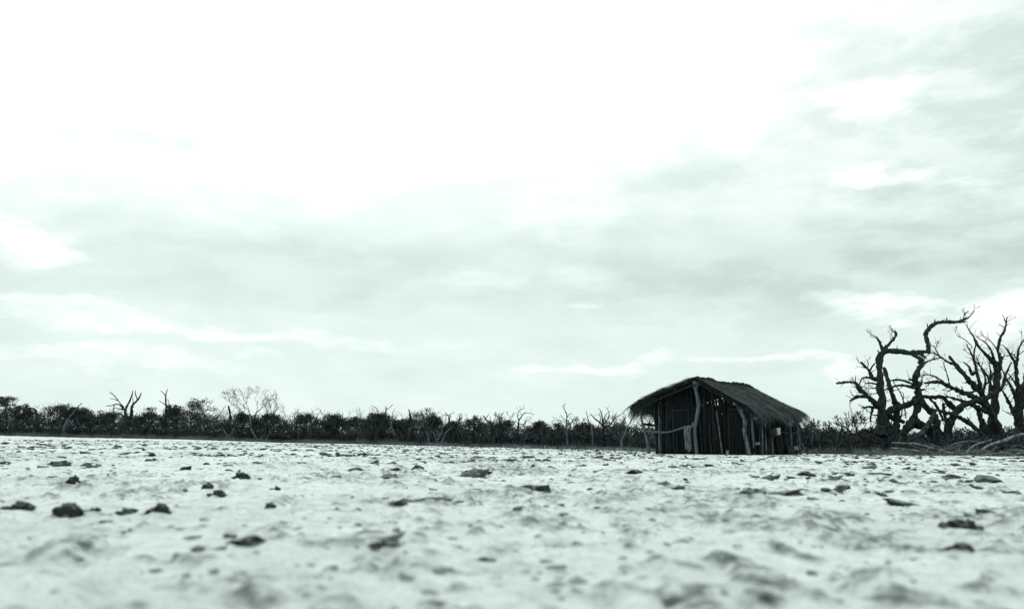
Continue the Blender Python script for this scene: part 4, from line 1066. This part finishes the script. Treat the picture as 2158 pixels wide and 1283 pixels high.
t = Tree('bare_tree', 'dark gnarled bare tree seen between the veranda post and the hut wall', DE(1368) + 4, 'far_bark', z6, 5.994, GF, sides=6, spikes=1.0)
t.limb([(1930, 740, 30), (1935, 600, 26), (1960, 480, 20), (1970, 400, 12), (1990, 350, 6)], 'trunk', to_ground=True); t.limb([(1950, 520, 14), (1870, 460, 12), (1820, 430, 8), (1790, 460, 5)]); t.limb([(1960, 460, 12), (2010, 400, 9), (2030, 300, 6), (2000, 250, 4)]); t.limb([(1960, 440, 8), (1930, 380, 6), (1910, 340, 4)])
# generated bare trees
bare_tree('tall feathery bare tree, the highest on the left treeline', 528, 810, DE(528) + 5, 7, 'far_bark', lev=6, spread=0.66, fork=(2, 3), rad=0.11, group=GF, frac=0.34, minr=0.009)
bare_tree('feathery bare tree with a limb swept right beside the tallest one', 548, 826, DE(548) + 6, 19, 'far_bark', lean=0.45, lev=5, spread=0.40, fork=(2, 3), rad=0.10, group=GF, frac=0.4, minr=0.009)
bare_tree('small pale bare tree behind the pale stump tree', 915, 862, DE(915) + 6, 31, 'far_bark_pale', lev=5, spread=0.7, fork=(2, 3), rad=0.08, group=GF, minr=0.014)
bare_tree('grey twiggy tree tangled right of the dark leaning tree', 1055, 866, DE(1055) + 2, 41, 'far_bark', lev=4, spread=0.5, fork=(2, 3), rad=0.08, group=GF, stems=2)
bare_tree('dark twiggy tree beside the lone tall snag', 1212, 876, DE(1212) + 2, 43, 'far_bark', lev=4, spread=0.6, fork=(2, 3), rad=0.08, group=GF)
bare_tree('twiggy tree between the spreading tree and the hut eave', 1310, 872, DE(1310) + 4, 45, 'far_bark_pale', lev=4, spread=0.55, fork=(2, 3), rad=0.07, group=GF, stems=2)
bare_tree('round grey twiggy bush standing right of the hut', 1797, 864, DE(1797) + 7, 47, 'far_bark', lev=5, spread=0.75, fork=(2, 3), rad=0.07, group=GF, stems=3, frac=0.22)
bare_tree('low twiggy bush close behind the rear corner of the hut', 1722, 880, DE(1722) + 6, 48, 'far_bark', lev=5, spread=0.8, fork=(2, 3), rad=0.06, group=GF, stems=3, frac=0.2)
bare_tree('twiggy bush in the gap between the hut and the round grey bush', 1760, 893, DE(1760) + 5, 49, 'far_bark', lev=5, spread=0.8, fork=(2, 3), rad=0.06, group=GF, stems=3, frac=0.2)
bare_tree('low twiggy bush at the left foot of the tallest dead tree', 1835, 897, DE(1835) + 4, 50, 'far_bark', lev=5, spread=0.8, fork=(2, 3), rad=0.05, group=GF, stems=3, frac=0.2)
bare_tree('twiggy bush seen low between the twisted dead trees', 2030, 897, DE(2030) + 12, 51, 'far_bark', lev=5, spread=0.8, fork=(2, 3), rad=0.06, group=GF, stems=3, frac=0.2)
bare_tree('twiggy bush seen low beside the right edge dead tree', 2125, 895, DE(2125) + 11, 52, 'far_bark', lev=5, spread=0.8, fork=(2, 3), rad=0.06, group=GF, stems=3, frac=0.2)
t = Tree('broken_stake', 'two dark stakes crossed like a tent left of the dead trees', 33.5, 'bark', spikes=0.2, cat='stake')
t.limb([(90, 1100, 12), (110, 1040, 14), (130, 985, 9)], 'stake', drift=0, to_ground=True); t.limb([(195, 1150, 14), (160, 1060, 18), (128, 978, 12)], 'stake', drift=0, to_ground=True)

# leafy scrub trees whose crowns stand out
GL = 'leafy scrub trees of the far treeline'
LEAFY = [(4, 834, 5, 'tall dark leafy tree cut by the left frame edge'), (28, 850, 4, 'dark leafy tree second from the left edge'), (64, 860, 5, 'low dark scrub tree near the left edge'),
 (102, 852, 6, 'flat-topped dark scrub tree right of the bowed trunk'), (122, 851, 4, 'dense dark round scrub tree behind the pale leaning trunk'), (163, 858, 5, 'small scrub tree right of the pale leaning trunk'),
 (192, 864, 5, 'low round scrub tree midway to the black forked tree'), (232, 868, 6, 'low scrub tree just left of the black forked tree'), (315, 858, 5, 'round-topped scrub tree between the forked tree and thin snag'),
 (375, 852, 5, 'dark domed scrub tree left of the umbrella-crowned tree'), (505, 868, 4, 'dark scrub crown above the squat forked tree'), (566, 870, 5, 'dark scrub tree right of the feathery trees'),
 (632, 870, 5, 'small leafy scrub tree above the dark fallen tree'), (690, 872, 5, 'dark twin-domed scrub tree, left dome'), (716, 872, 4, 'dark twin-domed scrub tree, right dome'),
 (745, 878, 6, 'ragged scrub tree right of the twin domes'), (782, 868, 5, 'tall dark scrub tree left of the pale forked snag'), (800, 870, 4, 'dense dark scrub tree under the pale forked snag'),
 (848, 880, 5, 'low scrub tree right of the thin forked sapling'), (910, 876, 4, 'dark scrub crown under the pale round crown'), (960, 886, 5, 'low scrub tree behind the two-pronged snag'),
 (1003, 874, 5, 'small lollipop-shaped scrub tree in the middle of the treeline'), (1070, 884, 6, 'dark low scrub tree left of the wispy curved tree'), (1140, 886, 6, 'scrub tree between the wispy tree and lone snag'),
 (1165, 890, 5, 'low scrub tree at the left of the lone tall snag'), (1245, 888, 6, 'scrub tree behind the grey drooping tree'), (1295, 890, 6, 'low scrub tree behind the broad spreading tree')]
for i, (px, top, back, lab) in enumerate(LEAFY):
    leafy_tree(lab, px, top, DE(px) + back, 100 + i, lev=3, spread=0.75, rad=0.07, group=GL, name='scrub_tree', stems=2, frac=0.4, dens=62, size=0.085 + 0.02 * (px < 500), crown=1.25)
leafy_tree('pale umbrella-crowned tree left of the tall feathery tree', 425, 838, DE(425) + 8, 201, m='leaf', lev=4, spread=0.8, rad=0.08, group=GL, name='scrub_tree', stems=2, dens=16, size=0.11, crown=1.25)
leafy_tree('pale wispy round crown in the middle of the treeline', 902, 858, DE(902) + 8, 203, m='leaf_pale', lev=4, spread=0.8, rad=0.06, group=GL, name='scrub_tree', stems=2, dens=9, size=0.085, crown=1.0)

# ------------------------------------------------------------------ the scrub mass behind them
T_PX = np.array([-900, -200, 0, 20, 60, 120, 200, 250, 310, 380, 430, 480, 560, 620, 680, 720, 800, 850, 900, 960, 1000, 1060, 1100, 1180, 1250, 1320, 1380, 1480, 1700, 1760, 1800, 1850, 2000, 2158, 2400, 3000])
T_PY = np.array([845, 846, 846, 850, 864, 858, 868, 870, 864, 859, 858, 869, 871, 873, 876, 875, 872, 881, 880, 887, 886, 890, 896, 894, 897, 896, 894, 896, 893, 902, 900, 904, 909, 908, 906, 906])
def thicket():
    n = 18000
    cand = nrng.uniform(-700, 2800, n * 3)
    px = cand[nrng.random(n * 3) < (edge_D((cand - CX) / F) / 100.0)][:n]; n = len(px)
    back = nrng.uniform(2.5, 20, n)
    D = edge_D((px - CX) / F) + back
    top = np.interp(px, T_PX, T_PY) + 12 * fbm(px / 26.0, px * 0 + 3.3, 3, 9) + 2
    x = (px - CX) / F * D
    gzv = ground_smooth(x, D)
    # height of the scrub where it stands, from the skyline
    horizon = 934.6 + (px - CX) * 0.0105
    H = np.maximum((horizon - top) / F * D + CAM_H - gzv, 0.4) * (0.86 + 0.02 * nrng.normal(size=n))
    h = H * nrng.random(n) ** 0.8
    h = np.where(nrng.random(n) < 0.30, nrng.uniform(0.1, 1.0, n), h)
    h = np.maximum(h, 0.12)
    C = np.stack([x, D, gzv + h - 0.05], -1)
    scale = (D / 60.0)
    rad = nrng.uniform(0.20, 0.46, (n, 1)) * np.array([[1.25, 1.0, 0.72]]) * scale[:, None] ** 0.5
    V, Fc = leaf_cloud(C, rad, np.where(h > 0.78 * H, 17, 36), 0.105, nrng)
    o = np_mesh('scrub_thicket', V, Fc, M['leaf'])
    setp(o, 'dense dark dry scrub forming the far treeline along the mud flat', 'scrub', kind='stuff')
    # stems of the thicket
    mb = MB(); rs = random.Random(77)
    for i in range(1900):
        p = rs.uniform(-500, 2600); D_ = DE(p) + rs.uniform(1.0, 12)
        xx = (p - CX) / F * D_; g = gz0(xx, D_)
        hz_ = 934.6 + (p - CX) * 0.0105
        Hh = max(0.5, (hz_ - float(np.interp(p, T_PX, T_PY))) / F * D_ + CAM_H - g) * (rs.uniform(0.45, 1.02) if rs.random() < 0.84 or p > 1650 else rs.uniform(1.0, 1.25))
        lean = rs.gauss(0, 0.28) * Hh
        r0 = rs.uniform(0.012, 0.034) * (D_ / 55) ** 0.5
        q1 = Vector((xx + lean * 0.4 + rs.gauss(0, 0.2), D_, g + Hh * 0.5)); q2 = Vector((xx + lean, D_ + rs.gauss(0, .2), g + Hh))
        mb.tube([Vector((xx, D_, g - 0.05)), q1, q2], [r0, r0 * 0.8, r0 * 0.35], n=4, step=0.7, rng=rs)
        for k in range(rs.randint(3, 6)):
            a = q1.lerp(q2, rs.uniform(0, 0.85)); d = Vector((rs.gauss(0, 0.6), rs.gauss(0, 0.4), rs.uniform(0.1, 0.7))) * Hh * 0.30
            mb.tube([a, a + d * 0.5 + Vector((rs.gauss(0, .05), 0, 0)), a + d], [r0 * 0.55, r0 * 0.45, r0 * 0.2], n=3, step=0.7, rng=rs)
    st = mb.build('thicket_stems', M['stem'], o)
    st['kind'] = 'stuff'
M['stem'] = mat('scrub_stem', 0.012, 0.095, 0.5, island=0.75, bump=0)
thicket()

# ------------------------------------------------------------------ grass along the edge, stubble
def blades(px, D, h, w, rng):
    n = len(px); x = (px - CX) / F * D; g = ground_smooth(x, D) - 0.02
    a = rng.uniform(0, 6.283, n); lean = rng.normal(0, 0.35, n) * h
    c, s = np.cos(a) * w, np.sin(a) * w
    B = np.stack([x, D, g], -1)
    V = np.stack([B + np.stack([-c, -s, np.zeros(n)], -1), B + np.stack([c, s, np.zeros(n)], -1), B + np.stack([lean, rng.normal(0, 0.25, n) * h, h], -1)], 1).reshape(-1, 3)
    return V, np.arange(n * 3).reshape(-1, 3)
n = 150000
px = nrng.uniform(-700, 2800, n)
back = nrng.random(n) ** 1.4 * 9
D = edge_D((px - CX) / F) + back + 2.4 * fbm(px / 24, px * 0, 4, 3) - 4.0 * (nrng.random(n) < 0.04) * nrng.random(n) ** 2
hh = (0.12 + 0.22 * nrng.random(n)) * (0.8 + 0.7 * np.clip(fbm(px / 22, back / 1.5, 3, 19) + 0.1, 0, 1) * 2.0 * np.clip(back / 2.5, 0.15, 1)) * (D / 45) ** 1.0
V, Fc = blades(px, D, hh, 0.012 + 0.012 * nrng.random(n), nrng)
o = np_mesh('dry_grass', V, Fc, M['grass'])
setp(o, 'low dark dry grass strip along the foot of the treeline', 'grass', kind='stuff')
# taller brush about the dead trees
n = 26000
px = np.concatenate([nrng.uniform(1690, 2500, n // 2), nrng.normal(1860, 70, n // 2)])
D = edge_D((px - CX) / F) + 1.2 + nrng.random(n) * 6
hh = 0.12 + 0.42 * nrng.random(n) * np.clip(fbm(px / 18, D / 1.0, 3, 39) + 0.45, 0.1, 1)
V, Fc = blades(px, D, hh, 0.010 + 0.010 * nrng.random(n), nrng)
o = np_mesh('dry_brush', V, Fc, M['grass'])
setp(o, 'tall dry grass and brush around the feet of the dead trees', 'grass', kind='stuff')
# pale stubble sticks at the mud edge left of the hut
n = 420
px = np.concatenate([nrng.choice([1042, 1068, 1098, 1110, 1155, 1162, 1190, 1205, 1215, 1252, 1262, 1275, 1284, 1302, 1322, 1335, 1340, 1358, 910, 925, 832, 808, 524], n // 2) + nrng.normal(0, 3.0, n // 2), nrng.uniform(1060, 1380, n - n // 2)])
D = edge_D((px - CX) / F) + nrng.uniform(-0.6, 0.6, n)
V, Fc = blades(px, D, nrng.uniform(0.08, 0.34, n), nrng.uniform(0.010, 0.022, n), nrng)
o = np_mesh('pale_stubble', V, Fc, M['stubble'])
setp(o, 'pale dry stalks sticking up along the mud edge left of the hut', 'stubble', kind='stuff')

# ------------------------------------------------------------------ clods
def ico(sub):
    import bmesh
    bm = bmesh.new(); bmesh.ops.create_icosphere(bm, subdivisions=sub, radius=1.0)
    v = np.array([x.co[:] for x in bm.verts])
    f = np.array([[x.index for x in p.verts] for p in bm.faces]); bm.free()
    return v, f
def strew(name, label, n, dmin, dmax, med, sig, smax, sub, thr, m, seed):
    IV, IF = ico(sub)
    k = n * 6
    ang = R(1) * nrng.uniform(-54, 54, k)
    d = np.sqrt(dmin ** 2 + (dmax ** 2 - dmin ** 2) * nrng.random(k))
    x, y = d * np.sin(ang), d * np.cos(ang)
    cl = fbm(x / 1.7, y / 1.7, 3, seed) + 0.6 * fbm(x / 0.45, y / 0.45, 2, seed + 1)
    keep = (cl + nrng.normal(0, 0.18, k) > thr) & (y < edge_D(x / y) - 0.3) & (np.hypot(x - 9.0, y - 30.5) > 4.0)
    x, y = x[keep][:n], y[keep][:n]; n = len(x)
    s = np.clip(np.exp(nrng.normal(np.log(med), sig, n)), 0.004, smax)
    g = ground_z(x, y)
    ph = nrng.uniform(0, 60, (n, 1))
    lump = fbm(IV[None, :, 0] * 1.4 + ph, IV[None, :, 1] * 1.4 + IV[None, :, 2] * 1.9 + ph * 1.7, 3, seed + 2, 0.6)
    Vv = IV[None] * (0.9 + 0.75 * lump + 0.17 * nrng.normal(size=(n, len(IV))))[..., None]
    sc3 = s[:, None] * np.stack([nrng.uniform(0.8, 2.0, n), nrng.uniform(0.7, 1.5, n), nrng.uniform(0.2, 0.7, n)], -1)
    Vv = Vv * sc3[:, None, :]
    a = nrng.uniform(-0.8, 0.8, n); ca, sa = np.cos(a)[:, None], np.sin(a)[:, None]
    X = Vv[..., 0] * ca - Vv[..., 1] * sa; Y = Vv[..., 0] * sa + Vv[..., 1] * ca
    Z = Vv[..., 2] + X * nrng.normal(0, 0.14, n)[:, None]
    W = np.stack([X + x[:, None], Y + y[:, None], Z + (g + sc3[:, 2] * 0.1)[:, None]], -1).reshape(-1, 3)
    Fc = (IF[None] + (np.arange(n) * len(IV))[:, None, None]).reshape(-1, 3)
    o = np_mesh(name, W, Fc, M[m], smooth=False)
    setp(o, label, 'clods', kind='stuff')
strew('loose_clods', 'countless small dark mud clods strewn over the pale mud', 9000, 3.2, 52, 0.026, 0.55, 0.085, 2, 0.10, 'clod', 88)
strew('turned_clods', 'dark turned-up mud clods scattered over the middle of the mud flat', 300, 5.0, 32, 0.040, 0.4, 0.08, 3, 0.15, 'clod_dark', 288)
strew('mud_crumbs', 'fine grey mud crumbs on the pale mud near the camera', 7000, 0.9, 16, 0.009, 0.5, 0.022, 1, 0.0, 'crumb', 188)

def big_clod(px, py, w, h, label, seed, m='clod_dark'):
    p = on_ground(px, py); k = p.y / F
    rng = np.random.default_rng(seed)
    IV, IF = ico(3)
    W, H = w * k / 2, h * k
    allv, allf = [], []
    nb = 6 if w < 30 else 13
    for i in range(nb):
        o1, o2 = rng.uniform(0, 50, 2)
        nz = fbm(IV[:, 0] * 1.3 + o1 + IV[:, 2] * 1.7, IV[:, 1] * 1.3 + o2 - IV[:, 2], 4, seed + i, 0.7)
        nz2 = np.abs(fbm(IV[:, 0] * 3.1 + o2, IV[:, 2] * 3.1 + IV[:, 1] * 2 + o1, 3, seed + 5 + i))
        v = IV * (0.75 + 0.95 * nz + 0.55 * nz2)[:, None]
        big = 1.0 if i == 0 else (rng.uniform(0.4, 0.7) if i < nb // 2 else rng.uniform(0.10, 0.3))
        wx = W * (0.62 if i == 0 else 0.5) * big ** 0.5; hz_ = H * 0.58 * big
        v = v * np.array([wx * 1.12, max(wx * 0.8, hz_), hz_ * 1.15])
        off = 0.0 if i == 0 else rng.uniform(-0.72, 0.72) * W * (1 if i < nb // 2 else 1.7)
        v = v + np.array([off + (W * 0.15 if i == 0 else 0), rng.uniform(-0.4, 0.4) * W * (1 if i < nb // 2 else 2.0), hz_ * rng.uniform(0.25, 0.6)])
        allf.append(IF + len(IV) * i); allv.append(v)
    v = np.vstack(allv); f = [tuple(int(t) for t in q) for q in np.vstack(allf)]
    v[:, 2] = np.maximum(v[:, 2], -0.04)
    o = link_mesh('mud_clod', v, f, M[m])
    o.location = (p.x, p.y + W * 0.2, max(gz(p.x, p.y), p.z) - 0.004)
    setp(o, label, 'clod', 'larger mud clods on the bare ground')
CL = [(130, 1090, 66, 40, 'biggest black mud clod at the lower left'), (333, 1093, 46, 18, 'dark clod at the right end of the lower left row of clods'), (255, 1082, 50, 12, 'flat dark clod in the row right of the biggest black clod'), (190, 1080, 40, 14, 'low grey clod touching the right of the biggest black clod'),
 (150, 1026, 26, 14, 'small peaked dark clod above the biggest black clod'), (456, 1042, 34, 12, 'dark clod at the foot of the peaked clod pair'), (440, 1032, 26, 18, 'upright peaked dark clod left of the picture middle'), (505, 1010, 40, 15, 'dome-shaped dark clod with flat base left of the middle'),
 (705, 1011, 34, 7, 'thin flat dark clod below the short row left of the middle'), (745, 995, 40, 7, 'long flat dark clod in the short row left of the middle'), (832, 996, 28, 8, 'dark mound-shaped clod just left of the middle'), (580, 1032, 22, 9, 'small dark clod right of the peaked pair'),
 (632, 978, 30, 5, 'far flat dark sliver of clod left of the middle'), (1123, 989, 24, 7, 'small jagged dark clod in the middle distance'), (1155, 1036, 14, 8, 'tiny dark clod standing alone below the middle'), (1338, 1000, 34, 8, 'slanting dark clod before the left part of the hut'),
 (1497, 986, 32, 8, 'peaked dark clod before the hut centre'), (1608, 992, 18, 4, 'thin dark sliver of clod before the right post'), (1698, 1004, 36, 9, 'dark mound-shaped clod right of the hut front'), (1850, 1047, 42, 12, 'broken dark clod group at the right'),
 (2028, 1118, 82, 30, 'large black clod at the lower right'), (1740, 1116, 60, 9, 'flat dark clod left of the large black lower right one'), (915, 1060, 84, 9, 'long thin dark clod across the lower middle'), (212, 1105, 40, 8, 'thin dark clod under the biggest black clod'),
 (30, 1080, 70, 18, 'low dark clod at the far left edge'), (565, 1076, 28, 14, 'blurred dark clod near the lower middle left'), (1190, 1102, 30, 8, 'blurred small dark clod at the lower middle'), (990, 1114, 26, 8, 'blurred small dark clod left of the lower middle'),
 (510, 1162, 80, 22, 'blurred slanting dark clod at the bottom left'), (2020, 1172, 60, 16, 'blurred dark clod at the bottom right'), (478, 1140, 44, 12, 'blurred curved dark clod above the slanting bottom clod'), (1025, 1180, 50, 10, 'blurred flat clod at the bottom middle'), (810, 1170, 70, 12, 'blurred flat dark clod at the bottom left of middle')]
for i, c in enumerate(CL): big_clod(*c, 300 + i)
